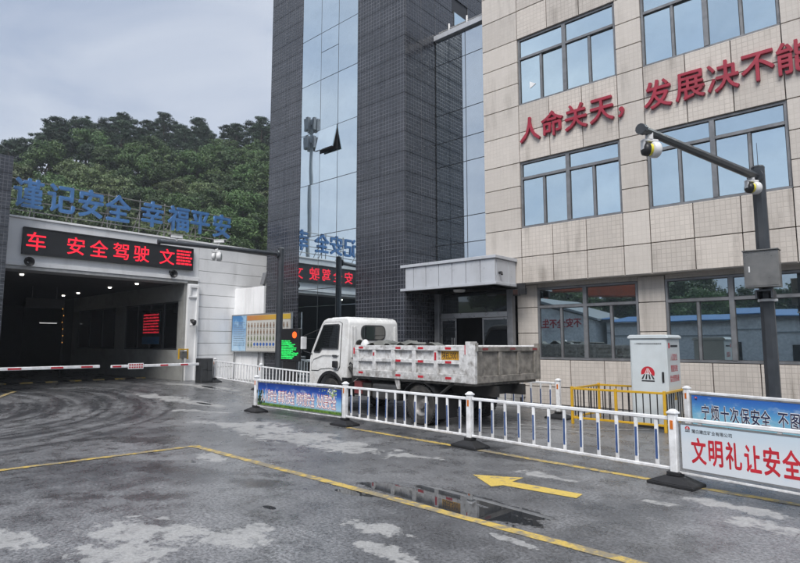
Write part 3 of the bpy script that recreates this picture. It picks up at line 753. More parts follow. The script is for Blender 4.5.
BX('housing', black_plastic, fl, -.16, .02, -.10, .02, -.1, .08, .01); BX('housing', black_plastic, fl, .05, .22, -.12, 0, -.08, .1, .01)
MB().box(-.1, .15, .02, .06, .1, .24).build('bracket', black_plastic, fl); BX('lens', car_glass, fl, -.14, 0, -.108, -.102, -.08, .06)

# ------------------------------------------------------------------ gate building
GX = -23.0
gate = thing('gate_building', 'white clad gatehouse spanning a dark vehicle passage', 'building', (0, 0, 0))
# white wall right of the passage: horizontal cladding boards
BX('wall', grey_wall, gate, -30, GX - .06, 12.16, 17.6, 0, 5.95)
zz = [.0 + i * .53 for i in range(12)]
for z0, z1 in zip(zz[:-1], zz[1:]):
    me_b = MB().box(0, .05, 0, 4.9, 0, round(z1 - z0 - .018, 3)).mesh('board', white_wall, .005)
    put('board', me_b, gate, (GX - .055 + random.uniform(0, .003), 12.62, z0 + .009))
BX('pier', white_wall, gate, GX - .06, GX + .08, 12.13, 12.61, 0, 4.15, .008)
MB().box(GX + .081, GX + .16, 12.50, 12.60, 0, 4.10).box(GX + .081, GX + .16, 12.15, 12.495, 3.98, 4.10).box(GX + .081, GX + .16, 12.15, 12.495, 3.55, 3.62).box(GX + .081, GX + .16, 12.15, 12.23, 3.625, 3.975).build('pipe_frame', white_wall, gate, .006)
# lintel beam with stepped mouldings and coping
BX('lintel', white_wall, gate, GX - 1.0, GX, 4.9, 12.61, 4.46, 5.98, .006)
BX('moulding', white_wall, gate, GX - .9, GX + .06, 4.9, 12.615, 4.30, 4.455, .01)
BX('moulding', pm('grey_moulding', (.42, .42, .42), .5), gate, GX - .9, GX + .02, 4.9, 12.125, 4.17, 4.295, .01)
BX('coping', white_wall, gate, GX - .6, GX + .06, 4.9, 17.55, 5.985, 6.06, .008)
# passage
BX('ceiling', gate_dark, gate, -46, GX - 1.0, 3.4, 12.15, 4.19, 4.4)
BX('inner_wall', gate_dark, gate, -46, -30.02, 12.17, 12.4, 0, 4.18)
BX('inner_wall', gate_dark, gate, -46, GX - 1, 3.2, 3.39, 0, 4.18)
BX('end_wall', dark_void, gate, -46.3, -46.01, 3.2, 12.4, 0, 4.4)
BX('roof', concrete, gate, -46, GX - .95, 3.2, 17.5, 5.6, 5.75)
# booth front along the right of the passage
BX('booth_wall', grey_wall, gate, -36.0, GX - .07, 12.02, 12.155, 0, 1.30, .006)
BX('booth_wall', grey_wall, gate, -36.0, GX - .07, 12.02, 12.155, 3.42, 4.18, .006)
for (a, b) in ((-23.55, -23.07), (-30.05, -28.85), (-36.0, -35.1)): BX('booth_pier', grey_wall, gate, a, b, 12.021, 12.15, 1.305, 3.415, .006)
def booth_window(x0, x1, parts):
    mb = MB(); mb.box(x0, x1, 12.03, 12.10, 1.305, 1.36).box(x0, x1, 12.03, 12.10, 3.36, 3.415)
    xs = [x0 + (x1 - x0) * i / parts for i in range(parts + 1)]
    for i, x in enumerate(xs):
        xa = x if i == 0 else x - .035; xb = x if i == parts else x + .035
        if i == 0: xb = x + .06
        if i == parts: xa = x - .06
        mb.box(xa, xb, 12.03, 12.10, 1.365, 3.355)
    w = mb.build('booth_window', alu_dark, gate)
    for a, b in zip(xs[:-1], xs[1:]): BX('pane', door_glass, w, a + .05, b - .05, 12.06, 12.075, 1.365, 3.355)
booth_window(-28.85, -23.55, 4); booth_window(-35.1, -30.05, 3)
BX('back', dark_void, gate, -36, -23.5, 12.157, 12.159, 1.3, 3.42)
for (x, y) in ((-24.73, 6.4), (-34.1, 10.84), (-31.8, 10.79), (-27.5, 10.67), (-24.9, 10.78)):
    MB().tube((x, y, 4.14), (x, y, 4.188), .06, .075, 12).build('downlight', lamp_white, gate)
# red scrolling display seen in the booth window
disp = thing('booth_display', 'red lit text panel with a blue strip in the gatehouse booth window', 'display', (-26.0, 12.0, 2.0))
BX('housing', black_plastic, disp, -.85, .85, .0, .025, -.45, 1.0)
rr_ = random.Random(3); mb = MB()
for row in range(7):
    x = -.78
    while x < .7:
        wdt = rr_.uniform(.04, .10); mb.box(x, x + wdt, -.006, -.001, .86 - row * .135, .86 - row * .135 + rr_.uniform(.04, .08)); x += wdt + rr_.uniform(.02, .06)
mb.build('lit_rows', pm('dim_red_led', (.2, .01, .02), .5, emit=(1.0, .03, .06), estr=.22), disp)['kind'] = 'stuff'
BX('blue_strip', pm('blue_panel_strip', (.03, .10, .2), .4), disp, -.85, .85, -.012, -.001, -.45, -.12)
hang = thing('hanging_sign', 'dim grey sign hanging from the ceiling deep in the dark passage', 'sign', (-29.5, 8.6, 3.4))
BX('board', gate_dark, hang, -.04, .04, -.75, .75, -.2, .25, .01); MB().tube((0, -.5, .25), (0, -.5, .8), .02).tube((0, .5, .25), (0, .5, .8), .02).build('rod', alu, hang)
lt = thing('light_string', 'string of small amber lights on a post inside the dark passage', 'lights', (-31, 9.9, 0))
MB().tube((0, 0, 0), (0, 0, 3.9), .03).build('post', gate_dark, lt)
amb = pm('amber_bulb', (.5, .25, .05), .4, emit=(1, .45, .1), estr=.35)
bulb = MB().tube((0, 0, 0), (.0, 0, .05), .018, .015, 6).mesh('bulb', amb)
for i in range(6): put('bulb', bulb, lt, (.05, rr_.uniform(-.05, .05), 1.6 + i * .33))
lite = MB().box(0, .06, 0, .28, 0, .06).mesh('ceiling_tube', lamp_white)
far_l = thing('tube_light', 'short white tube light far back in the dark passage', 'lamp', (-46, 12.0, 2.95)); put('tube', MB().box(0, .06, -.0, .9, 0, .05).mesh('tube', pm('dim_tube', (.6, .6, .6), .5, emit=(1, 1, 1), estr=.22)), far_l)
far_l.location = (-38, 10.9, 2.75); BX('housing', black_plastic, far_l, -.02, .08, -.05, .95, .055, .12)

# dark tiled pier at the left edge
lp = thing('tiled_pier', 'dark grey tiled pier rising at the left edge beside the gatehouse', 'pier', (-22.2, 3.75, 0))
BX('wall', tower_joint, lp, -.9, .40, -1.45, 1.37, 0, 7.72)
for i in range(13):
    for (a, b) in ((-1.5, -.56), (-.56, .43), (.43, 1.42)):
        key = ('lp', round(b - a, 2))
        if key not in SP: SP[key] = MB().box(0, b - a - .012, 0, .03, 0, .588).mesh('panel', tower_tile, .004)
        put('panel', SP[key], lp, (.432, a + .006, i * .6), (0, 0, R(90)))
for i in range(13):
    key = ('lpf',)
    if key not in SP: SP[key] = MB().box(0, 1.27, 0, .03, 0, .588).mesh('panel', tower_tile, .004)
    put('panel', SP[key], lp, (-.88, 1.373, i * .6))

# LED board on the lintel
led = thing('led_sign', 'long black LED board with red lit characters on the gate lintel', 'sign', (GX + .13, 9.06, 5.2))
BX('housing', black_plastic, led, -.12, .0, -3.19, 3.20, -.48, .48, .01)
MB().box(.001, .03, -3.19, 3.20, .44, .48).box(.001, .03, -3.19, 3.20, -.48, -.44).box(.001, .03, -3.19, -3.15, -.435, .435).box(.001, .03, 3.16, 3.20, -.435, .435).build('bezel', black_plastic, led)
for ch, y in zip('车安全驾驶文', (6.27, 7.57, 8.38, 9.20, 10.01, 11.08)):
    me, w = glyph((ch, .004, .008), led_red)
    put('character', me, led, (.006, y - 9.06 + .02, -.0), (R(90), 0, R(90)), (.68, .70, 1))
mb = MB(); rr_ = random.Random(9)
for row in range(5):
    y = 2.45
    while y < 3.05:
        wdt = rr_.uniform(.05, .2); mb.box(.004, .012, y, y + wdt, .27 - row * .135, .27 - row * .135 + .08); y += wdt + .03
mb.build('lit_rows', led_red, led)['kind'] = 'stuff'

# blue roof letters on a steel frame
rs = thing('rooftop_sign', 'blue rooftop characters on a steel frame above the gatehouse', 'sign', (GX - .35, 9.6, 6.06))
for z in (.28, .65, 1.02, 1.40): MB().tube((0, -4.9, z), (0, 4.75, z), .022, .022, 6).build('rail', rust_steel, rs)
for y in (-4.6, -3.3, -2.05, -.75, -.45, .5, 1.55, 1.85, 3.0, 4.2):
    MB().tube((-.045, y, 0), (-.045, y, 1.5), .022, .022, 6).tube((-.8, y, 0), (-.045, y, 1.0), .02, .02, 6).build('post', rust_steel, rs)
for ch, y in zip('谨记安全幸福平安', (6.06, 7.13, 8.17, 9.19, 10.58, 11.74, 12.75, 13.84)):
    me, w = glyph((ch, .05, .022), blue_letter)
    put('character', me, rs, (.07, y - 9.6, .93), (R(90), 0, R(90)), (.98, 1.14, 1))

HORNS = []
for (y, z, lab) in ((6.06, 4.43, 'black horn loudspeaker under the left end of the LED board'), (11.31, 4.48, 'black horn loudspeaker under the right end of the LED board')):
    h = thing('horn_speaker', lab, 'loudspeaker', (GX + .08, y, z), 0, 'horn speakers on the gate')
    HORNS.append(h)
    MB().lathe([(.05, 0), (.07, .12), (.13, .24), (.17, .28), (.15, .27), (.05, .16)], 14, 'x').build('horn', black_plastic, h, smooth=True); BX('bracket', black_plastic, h, -.07, .02, -.05, .05, .05, .16)
wc = thing('wall_camera', 'small dark dome camera on the white gate pier', 'camera', (GX + .17, 12.30, 2.55))
BX('bracket', black_plastic, wc, -.08, .12, -.04, .04, -.02, .06); MB().lathe([(.0, .02), (.10, .02), (.11, -.06), (.09, -.15), (.05, -.2), (0, -.21)], 14, 'z', (.17, 0, 0)).build('dome', black_plastic, wc, smooth=True)
MB().tube((.1, -.06, -.16), (.3, -.2, -.24), .06, .06, 10).build('camera_body', cam_white, wc)
yf = thing('yellow_stand', 'small yellow framed meter box beside the gate pier', 'box', (-22.7, 11.9, 0))
MB().box(-.03, .03, -.22, -.17, .92, 1.36).box(-.03, .03, .17, .22, .92, 1.36).box(-.03, .03, -.169, .169, 1.31, 1.36).build('frame', yellow_paint, yf, .005); BX('box', steel_box, yf, -.025, .06, -.14, .14, .96, 1.26, .01); BX('post', grey_wall, yf, -.03, .03, -.04, .04, 0, .955)

# the gatehouse group stands at the top of the ramp, drawn at 1:0.853
GK = .853
for o_ in (gate, disp, hang, lt, far_l, lp, led, rs, wc, yf, hump) + tuple(HORNS):
    l_ = o_.location; o_.location = (l_.x * GK, l_.y * GK, l_.z * GK + RAMP); o_.scale = (GK, GK, GK)

# screen wall and downpipe beside the tower
sw = thing('screen_wall', 'low white clad screen wall between the tower and the gatehouse', 'wall', (0, 0, 0))
for i in range(3): BX('panel', white_wall, sw, -19.70 + i * .67 + .006, -19.70 + (i + 1) * .67 - .006, 12.35, 12.5, 0, 3.72, .006)
BX('core', grey_wall, sw, -19.69, -17.70, 12.51, 12.7, 0, 3.70)
dp = tag(MB().box(-19.93, -19.74, 12.33, 12.52, 0, 3.72).box(-19.96, -19.71, 12.30, 12.55, 3.721, 3.76).build('end_post', pm('brown_grey_post', (.09, .08, .075), .7, dirt=.4), None, .008), 'brown grey square post at the end of the white screen wall', 'post')
fw = thing('wall_lamp', 'grey floodlight on top of the screen wall beside the tower', 'floodlight', (-17.85, 12.45, 3.74))
MB().add([(-.12, -.1, .05), (.12, -.1, .05), (.12, .02, .5), (-.12, .02, .5), (-.12, 0, .05), (.12, 0, .05), (.12, .1, .5), (-.12, .1, .5)], [(0, 1, 2, 3), (4, 7, 6, 5), (0, 4, 5, 1), (1, 5, 6, 2), (2, 6, 7, 3), (3, 7, 4, 0)]).build('housing', alu, fw); BX('bracket', alu, fw, -.03, .03, -.03, .05, 0, .2)

# ------------------------------------------------------------------ safety notice board
nb = thing('notice_board', 'wide safety notice board with blue side panel and rows of symbols', 'notice board', (-17.62, 12.2, 0))
def board_blue():
    k = NT('blue_notice_print'); o = k.obj(); s_ = k.new('ShaderNodeSeparateXYZ'); k.link(o, s_.inputs[0])
    c = k.mix(k.ramp(s_.outputs[2], 1.4, 2.6), (.42, .58, .72), (.05, .19, .42))
    c = k.mix(k.ramp(k.noise(o, 1.6, 3), .5, .6), c, (.30, .48, .66)); k.link(c, k.b.inputs['Base Color']); k.b.inputs['Roughness'].default_value = .35; return k.m
BX('panel', board_blue(), nb, -1.86, -.90, -.02, .02, 1.30, 2.64)
BX('panel', pm('cream_notice_print', (.55, .54, .50), .4, var=.03), nb, -.88, 1.80, -.02, .02, 1.30, 2.64)
def hdr():
    k = NT('orange_header_print'); o = k.obj(); s_ = k.new('ShaderNodeSeparateXYZ'); k.link(o, s_.inputs[0])
    k.link(k.mix(k.ramp(s_.outputs[0], -.9, 1.8), (.50, .20, .06), (.62, .42, .05)), k.b.inputs['Base Color']); return k.m
BX('header', hdr(), nb, -.86, 1.78, -.026, -.021, 2.44, 2.62)
rr_ = random.Random(2); mb = MB(); mg = MB(); mbl = MB(); mw = MB()
for row in range(4):
    for q in range(13):
        x = -.74 + q * .195; z = 2.26 - row * .235
        w2 = .035 + .012 * rr_.random()
        tgt = mbl if (row == 3 and q > 1) else (mg if row > 1 else mb)
        if row == 3 and q > 1: tgt.tube((x, -.026, z), (x, -.0215, z), .062, .062, 12)
        else:
            tgt.box(x - w2, x + w2, -.026, -.0215, z - .08, z + .02); tgt.tube((x, -.027, z + .055), (x, -.0215, z + .055), .028, .028, 8)
        mw.box(x - .05, x + .05, -.0255, -.0215, z - .112, z - .098)
tag(mb.build('pictograms', pm('brown_print', (.22, .14, .09), .5), nb), kind='stuff'); tag(mg.build('pictograms', pm('olive_print', (.14, .17, .08), .5), nb), kind='stuff')
tag(mbl.build('pictograms', pm('blue_print', (.03, .12, .42), .5), nb), kind='stuff'); tag(mw.build('captions', print_black, nb), kind='stuff')
mb = MB()
for row in range(11):
    x = -1.75
    while x < -1.05:
        wdt = rr_.uniform(.05, .16); mb.box(x, min(x + wdt, -1.0), -.026, -.0215, 2.36 - row * .085, 2.385 - row * .085); x += wdt + .04
tag(mb.build('captions', pm('grey_print', (.2, .27, .36), .5), nb), kind='stuff')
fr = MB().box(-1.9, 1.84, -.03, .03, 2.645, 2.68).box(-1.9, 1.84, -.03, .03, 1.26, 1.295).box(-1.9, -1.865, -.03, .03, 1.296, 2.644).box(1.805, 1.84, -.03, .03, 1.296, 2.644).box(-.9, -.88, -.03, .03, 1.296, 2.644)
fr.build('frame', steel, nb)
for x in (-1.8, -.2, 1.5): MB().tube((x, .06, 0), (x, .06, 2.6), .03, .03, 8).build('post', steel, nb)

# ------------------------------------------------------------------ boom barriers
def tape_boom(t, L, seg0, sgn):
    BX('boom', white_metal, t, -.03, .03, 0 if sgn > 0 else -L, L if sgn > 0 else 0, .72, .83, .01)
b1 = thing('boom_barrier', 'white boom with red bands lowered across the passage from the left', 'barrier', (-21.5 * .853, 3.2 * .853, .235))
BX('boom', white_metal, b1, -.03, .03, .2, 4.22, .61, .70, .012)
for y in (.9, 2.0, 3.05, 3.85): BX('red_band', tape_red, b1, .031, .034, y - .16, y + .16, .63, .68)
BX('cabinet', pole_paint, b1, -.18, .18, -.2, .2, 0, .9, .01)
b2 = thing('boom_barrier', 'white boom with red bands and a small plate, lowered from the grey box', 'barrier', (-18.25, 10.36, .232))
bt = put('boom', MB().box(-.03, .03, -3.12, -.2, .60, .69).mesh('boom', white_metal, .012), b2)
for y in (-2.95, -1.45, -.75): BX('red_band', tape_red, b2, .031, .034, y - .13, y + .13, .62, .67)
BX('plate', print_white, b2, .035, .05, -2.62, -2.14, .555, .735); mb = MB()
for row in range(2):
    y = -2.59
    while y < -2.2: mb.box(.0505, .053, y, y + .05, .66 - row * .08, .71 - row * .08); y += .075
mb.build('plate_print', tape_red, b2)['kind'] = 'stuff'
cb = BX('cabinet', pm('grey_barrier_box', (.028, .03, .033), .45, dirt=.4, dirtcol=(.14, .13, .12)), b2, -.2, .2, -.22, .22, 0, .84, .015)
MB().box(.201, .212, -.19, -.01, .06, .46).box(.201, .212, .01, .19, .06, .40).box(.201, .212, -.19, -.01, .43, .8).box(.201, .212, .01, .19, .43, .8).build('door', alu_dark, cb, .004)

# ------------------------------------------------------------------ traffic fences
POST = MB().box(-.044, .044, -.044, .044, .10, .79).mesh('post', white_metal, .008)
CAP = MB().box(-.056, .056, -.056, .056, .791, .815).add([(-.05, -.05, .8155), (.05, -.05, .8155), (.05, .05, .8155), (-.05, .05, .8155), (-.022, -.022, .845), (.022, -.022, .845), (.022, .022, .845), (-.022, .022, .845)], [(0, 3, 2, 1), (4, 5, 6, 7), (0, 1, 5, 4), (1, 2, 6, 5), (2, 3, 7, 6), (3, 0, 4, 7)]).mesh('cap', white_metal, .006)
def frust(x0, x1, y0, y1, z0, X0, X1, Y0_, Y1, z1): 
    return [(x0, y0, z0), (x1, y0, z0), (x1, y1, z0), (x0, y1, z0), (X0, Y0_, z1), (X1, Y0_, z1), (X1, Y1, z1), (X0, Y1, z1)], [(0, 3, 2, 1), (4, 5, 6, 7), (0, 1, 5, 4), (1, 2, 6, 5), (2, 3, 7, 6), (3, 0, 4, 7)]
bb = MB().box(-.26, .26, -.17, .17, .0, .035); bb.add(*frust(-.255, .255, -.165, .165, .0355, -.09, .09, -.075, .075, .105)); bb.box(-.075, .075, -.065, .065, .1055, .15)
BASE = bb.mesh('base', black_rubber, .006)
REFL = MB().box(-.018, .018, -.049, -.0445, .62, .72).mesh('reflector', orange_refl, .003)
BAL = MB().box(-.021, .021, -.011, .011, .17, .74).mesh('baluster', white_metal, .003)
BLUE = MB().box(-.0135, .0135, -.0145, -.0115, .26, .60).mesh('blue_strip', blue_film)
def barrier(name, label, p, q, group, kind='bars', bars=12, white_only=False):
    a = Vector((*p, 0)); b = Vector((*q, 0)); L = (b - a).length; rz = math.atan2(b.y - a.y, b.x - a.x)
    t = thing(name, label, 'fence', (p[0], p[1], GH(p[0])), rz, group); t.rotation_euler = (random.uniform(-.012, .012), -math.atan((GH(q[0]) - GH(p[0])) / L), rz)
    po = put('post', POST, t); put('cap', CAP, po); put('reflector', REFL, po); put('base', BASE, t, None, (0, 0, random.uniform(-.05, .05)))
    BX('top_rail', white_metal, t, .05, L - .05, -.019, .019, .715, .76, .008)
    if kind == 'bars':
        BX('bottom_rail', white_metal, t, .05, L - .05, -.019, .019, .155, .195, .008)
        for i in range(bars):
            x = .05 + (L - .1) * (i + .62) / (bars + .24)
            o = put('baluster', BAL, t, (x, 0, 0), (random.uniform(-.012, .012), random.choice((0, 0, 0, 1)) * random.uniform(-.035, .035) + random.uniform(-.008, .008), 0))
            if not white_only: put('blue_strip', BLUE, o)
    else:
        BX('bottom_rail', white_metal, t, .05, L - .05, -.012, .012, .135, .16, .004)
        for x in (.30, L * .35, L * .68, L - .3): BX('clip', white_metal, t, x - .02, x + .02, -.008, .008, .68, .714)
    return t, L
def end_post(label, p, rz=0.0, group=None):
    t = thing('fence_post', label, 'post', (p[0], p[1], 0), rz, group)
    po = put('post', POST, t); put('cap', CAP, po); put('reflector', REFL, po); put('base', BASE, t); return t
FP = [(-11.46, 7.86), (-8.27, 7.72), (-5.12, 7.42), (-2.04, 7.03), (.98, 6.42)]
F1, L1 = barrier('traffic_fence', 'white fence section with a blue sky slogan banner in front of the truck cab', FP[0], FP[1], 'front fence row', 'banner')
barrier('traffic_fence', 'white barred fence section in front of the truck bed, beside the blue banner', FP[1], FP[2], 'front fence row')
barrier('traffic_fence', 'white barred fence section in front of the yellow railing, beside the white banner', FP[2], FP[3], 'front fence row')
F4, L4 = barrier('traffic_fence', 'nearest white fence section with a white banner of red characters', FP[3], FP[4], 'front fence row', 'banner')
BK = [(-2.93, 11.0), (-.05, 9.95)]
F5, L5 = barrier('traffic_fence', 'rear white fence section with a blue banner beside the pole and cabinet', BK[0], BK[1], 'rear fence row', 'banner')
barrier('traffic_fence', 'rear barred fence section behind the tail of the truck', (-8.62, 11.75), (-5.60, 11.45), 'rear fence row')
end_post('white fence post behind the truck tail, left of the yellow railing', (-5.60, 11.45))
FR = [(-18.25, 10.75), (-15.40, 10.70), (-12.5, 10.62)]
barrier('traffic_fence', 'far white barred fence section beside the grey barrier box', FR[0], FR[1], 'far fence row', white_only=True, bars=16)
barrier('traffic_fence', 'far white barred fence section below the notice board and pole', FR[1], FR[2], 'far fence row', white_only=True, bars=16)

# banners
def banner_mat(name, stops, cloud=(.75, .8, .85), camt=.5, grass=None, zlo=.2, zhi=.7):
    k = NT(name); o = k.obj(); s_ = k.new('ShaderNodeSeparateXYZ'); k.link(o, s_.inputs[0])
    f = k.math('ADD', k.ramp(s_.outputs[2], zlo, zhi), k.math('MULTIPLY', k.math('SUBTRACT', k.noise(o, 2.0, 3), .5), .18))
    rp = k.new('ShaderNodeValToRGB'); k.link(f, rp.inputs[0])
    e = rp.color_ramp.elements
    while len(e) < len(stops): e.new(.5)
    for el, (pp, cc) in zip(e, stops): el.position = pp; el.color = (*cc, 1)
    c = rp.outputs[0]
    n = k.noise(k.mapping(o, (1, 1, 2.2)), 3.0, 6, .6)
    c = k.mix(k.math('MULTIPLY', k.ramp(n, .52, .72), camt), c, cloud)
    if grass:
        g1 = k.noise(o, 26, 4); gm = k.ramp(s_.outputs[2], grass, grass - .05)
        c = k.mix(gm, c, k.mix(k.ramp(g1, .35, .65), (.03, .10, .012), (.15, .26, .03)))
    k.link(c, k.b.inputs['Base Color']); k.b.inputs['Roughness'].default_value = .34; return k.m
def banner(t, L, mat, z0, z1):
    b = BX('banner', mat, t, .09, L - .09, -.012, .0, z0, z1)
    MB().box(.075, L - .075, -.016, .006, z1 + .001, z1 + .016).box(.075, L - .075, -.016, .006, z0 - .016, z0 - .001).box(.074, .089, -.016, .006, z0, z1).box(L - .089, L - .074, -.016, .006, z0, z1).build('banner_frame', steel, t)
    return b
m1 = banner_mat('blue_sky_banner_print', [(0, (.35, .55, .70)), (.45, (.16, .38, .66)), (.75, (.022, .095, .42)), (1, (.008, .035, .22))], grass=.27, camt=.45)
b = banner(F1, L1, m1, .18, .685)
nx = [.55, 1.23, 1.93, 2.63]
for s_, x in zip(SLOG, nx):
    for off, mt, yy in ((.05, print_red, -.0145), (.012, print_white, -.0165)):
        me, w = glyph((s_, 0, off), mt)
        put('lettering', me, b, (x * L1 / 3.2, yy, .41), (R(90), 0, 0), (.62 / w, .29, 1))
# blossom sprig and dark tree printed on the banner
rr_ = random.Random(4); mf = MB(); ml = MB()
for i in range(70):
    x = L1 - .25 - abs(rr_.gauss(0, .22)); z = .62 + rr_.uniform(-.10, .05) - max(0, (L1 - .45 - x)) * .05; rr2 = rr_.uniform(.010, .022)
    pts = [(x + rr2 * math.cos(a * 1.05), z + rr2 * rr_.uniform(.6, 1) * math.sin(a * 1.05)) for a in range(6)]
    (mf if i % 3 else ml).add([(px_, -.0135 - .0001 * (i % 5), pz_) for px_, pz_ in pts], [tuple(range(6))])
tag(mf.build('blossom_print', pm('pale_green_print', (.32, .42, .14), .5), b), kind='stuff'); tag(ml.build('blossom_print', print_white, b), kind='stuff')
mt_ = MB()
for i in range(40):
    x = .2 + rr_.gauss(0, .07); z = .36 + rr_.uniform(-.14, .14); rr2 = rr_.uniform(.02, .04)
    mt_.add([(x + rr2 * math.cos(a * 1.05), -.0132 - .0001 * (i % 6), z + rr2 * math.sin(a * 1.05)) for a in range(6)], [tuple(range(6))])
tag(mt_.build('tree_print', pm('dark_green_print', (.012, .035, .014), .5), b), kind='stuff')

def logo(parent, x, y, z, s, rot=None):
    """red sun disc with white rays over black strokes"""
    top = [(0, 0)] + [(math.cos(R(a)), math.sin(R(a))) for a in range(-25, 206, 11)]
    def pl(poly, mt, dy, nm, par):
        o = MB().add([(px_ * s, dy, pz_ * s) for px_, pz_ in poly], [tuple(range(len(poly)))]).build(nm, mt, par); return o
    L_ = pl(top, print_red, 0, 'logo', parent); L_.location = (x, y, z)
    if rot: L_.rotation_euler = rot
    for a, w in ((-.42, .07), (-.14, .07), (.14, .07), (.42, .07)):
        pl([(a * .25 - .02, .72), (a * .25 + .02, .72), (a * 1.25 + w, -.35), (a * 1.25 - w, -.35)], print_white, -.0008, 'logo_ray', parent).location = (x, y, z)
        pl([(a * 1.15 - .085, -.18), (a * 1.15 + .085, -.18), (a * 2.0 + .13, -.92), (a * 2.0 - .13, -.92)], print_black, -.0012, 'logo_stroke', parent).location = (x, y, z)
    BX('logo_caption', print_black, parent, x - s * .95, x + s * .95, y - .001, y - .0005, z - s * 1.28, z - s * 1.08)
    return L_
m2 = banner_mat('white_banner_print', [(0, (.66, .70, .74)), (.6, (.66, .70, .74)), (1, (.56, .66, .74))], cloud=(.48, .62, .74), camt=.35)
b = banner(F4, L4, m2, .20, .685)
for ch, x in zip(BAN1, (.277, .456, .636, .819, .992, 1.168)):
    me, w = glyph((ch, 0, .024), print_red); put('character', me, b, (x, -.0135, .415), (R(90), 0, 0), (.165, .295, 1))
logo(b, .165, -.0135, .645, .027)
me, w = glyph(('蒲白建庄矿业有限公司', 0, .01), print_black); put('lettering', me, b, (.42, -.0135, .622), (R(90), 0, 0), (.42 / w, .045, 1))
m3 = banner_mat('blue_cloud_banner_print', [(0, (.28, .56, .66)), (.5, (.12, .38, .66)), (1, (.03, .14, .50))], cloud=(.62, .76, .8), camt=.5)
b = banner(F5, L5, m3, .155, .695)
for ch, x in zip(BAN2, (.334, .504, .674, .834, 1.003, 1.169, 1.325, 1.584, 1.755)):
    for off, mt, yy in ((.05, print_white, -.0135), (.014, navy_print, -.0155)):
        me, w = glyph((ch, 0, off), mt); put('character', me, b, (x, yy, .42), (R(90), 0, 0), (.155, .27, 1))
logo(b, .17, -.0135, .645, .025)

# ------------------------------------------------------------------ truck
TH = .093
truck = thing('dump_truck', 'white light dump truck with scuffed ribbed cargo bed parked behind the fence', 'truck', (-5.792, 8.549, 0), math.pi - TH)
W = 2.086; L = 3.486; ZB, ZT = .869, 1.549
def side(y_out, sgn, nm):
    """drop side: recessed sheet with rails and ribs; sgn -1 = near side faces +y"""
    mb = MB(); yo, yi = y_out, y_out + sgn * .05
    def bx(x0, x1, a, b, z0, z1): mb.box(x0, x1, min(a, b), max(a, b), z0, z1)
    bx(.0, L, y_out + sgn * .062, y_out + sgn * .085, ZB + .01, ZT - .01)
    bx(0.0, L, yo, y_out + sgn * .061, ZT - .095, ZT)
    bx(0.0, L, yo, y_out + sgn * .061, ZB, ZB + .15)
    xs = [0.0, .36, .98, 1.60, 2.20, 2.78, L]
    ribs = [(0, .36), (.90, 1.0), (1.50, 1.60), (2.12, 2.22), (2.72, 2.82), (3.30, L)]
    for a, b_ in ribs: bx(a, b_, yo + sgn * .002, y_out + sgn * .061, ZB + .1505, ZT - .0955)
    for (a, b_) in zip([r_[1] for r_ in ribs[:-1]], [r_[0] for r_ in ribs[1:]]): bx(a + .0005, b_ - .0005, yo + sgn * .004, y_out + sgn * .061, 1.205, 1.275)
    return mb.build(nm, bed_white, truck, .006)
sd = side(0, -1, 'bed_side'); side(-W, 1, 'bed_side')
for (x, z) in ((3.20, ZT - .05), (2.0, ZT - .05), (1.35, ZT - .05), (.62, ZT - .05), (2.0, 1.24), (1.35, 1.24), (.62, 1.24), (3.20, ZB + .09), (2.0, ZB + .075), (1.35, ZB + .075), (.62, ZB + .075)):
    BX('red_tape', tape_red, sd, x - .075, x + .075, .0005, .003, z - .022, z + .022); 
for (x, z0, z1) in ((.95, 1.27, 1.42), (2.77, 1.33, 1.40), (.19, 1.39, 1.56), (.16, 1.06, 1.21), (3.44, 1.36, 1.5)):
    BX('red_tape', tape_red, sd, x - .025, x + .025, .0005, .003, z0, z1)
pl = BX('painted_plate', plate_yellow, sd, .40, .84, -.060, -.050, 1.285, 1.445)
me, w = glyph(('陕EL5001', 0, .01), print_black); put('plate_number', me, pl, (.62, -.048, 1.365), (R(90), 0, R(180)), (.40 / w, .16, 1))
BX('corner_post', bed_white, truck, -.02, .20, -.075, .004, ZB - .01, ZT + .075, .008); BX('corner_post', bed_dirty, truck, -.03, .06, -W, -W + .09, ZB, ZT + .04, .006)
MB().tube((-.05, -.04, ZT + .02), (.12, -.04, ZT + .02), .025).tube((-.05, -.04, ZT - .1), (-.05, -.04, ZT + .05), .02).build('latch', rust_steel, truck)
mb = MB(); mb.box(.02, .05, -W + .09, -.08, ZB + .01, ZT - .03)
mb.box(-.025, .0195, -W + .09, -.08, ZT - .11, ZT - .02).box(-.025, .0195, -W + .09, -.08, ZB, ZB + .13)
for (a, b_) in ((-.22, -.08), (-.82, -.72), (-1.42, -1.32), (-W + .09, -W + .2)): mb.box(-.022, .0195, a, b_, ZB + .1305, ZT - .1105)
tg = mb.build('tailgate', bed_dirty, truck, .008)
for (y, z) in ((-.3, ZT - .06), (-1.15, ZT - .06), (-1.9, ZT - .07)): BX('red_tape', pm('dirty_red_tape', (.22, .04, .04), .6, dirt=.7), tg, -.029, -.0255, y - .08, y + .08, z - .02, z + .02)
mb = MB(); mb.box(.05, L, -W + .07, -.07, ZB - .05, ZB + .05); mb.box(L - .06, L, -W + .07, -.07, ZB + .05, ZT + .02)
mb.build('bed_floor', bed_dirty, truck)
ch = MB()
for y in (-.62, -1.46): ch.box(-.05, 5.2, y - .05, y + .05, .60, .80)
for x in (.2, 1.0, 2.0, 3.0): ch.box(x, x + .08, -1.41, -.67, .62, .78)
for x in (.3, .95, 1.9, 2.7): ch.box(x, x + .07, -W + .1, -.1, .795, .818)
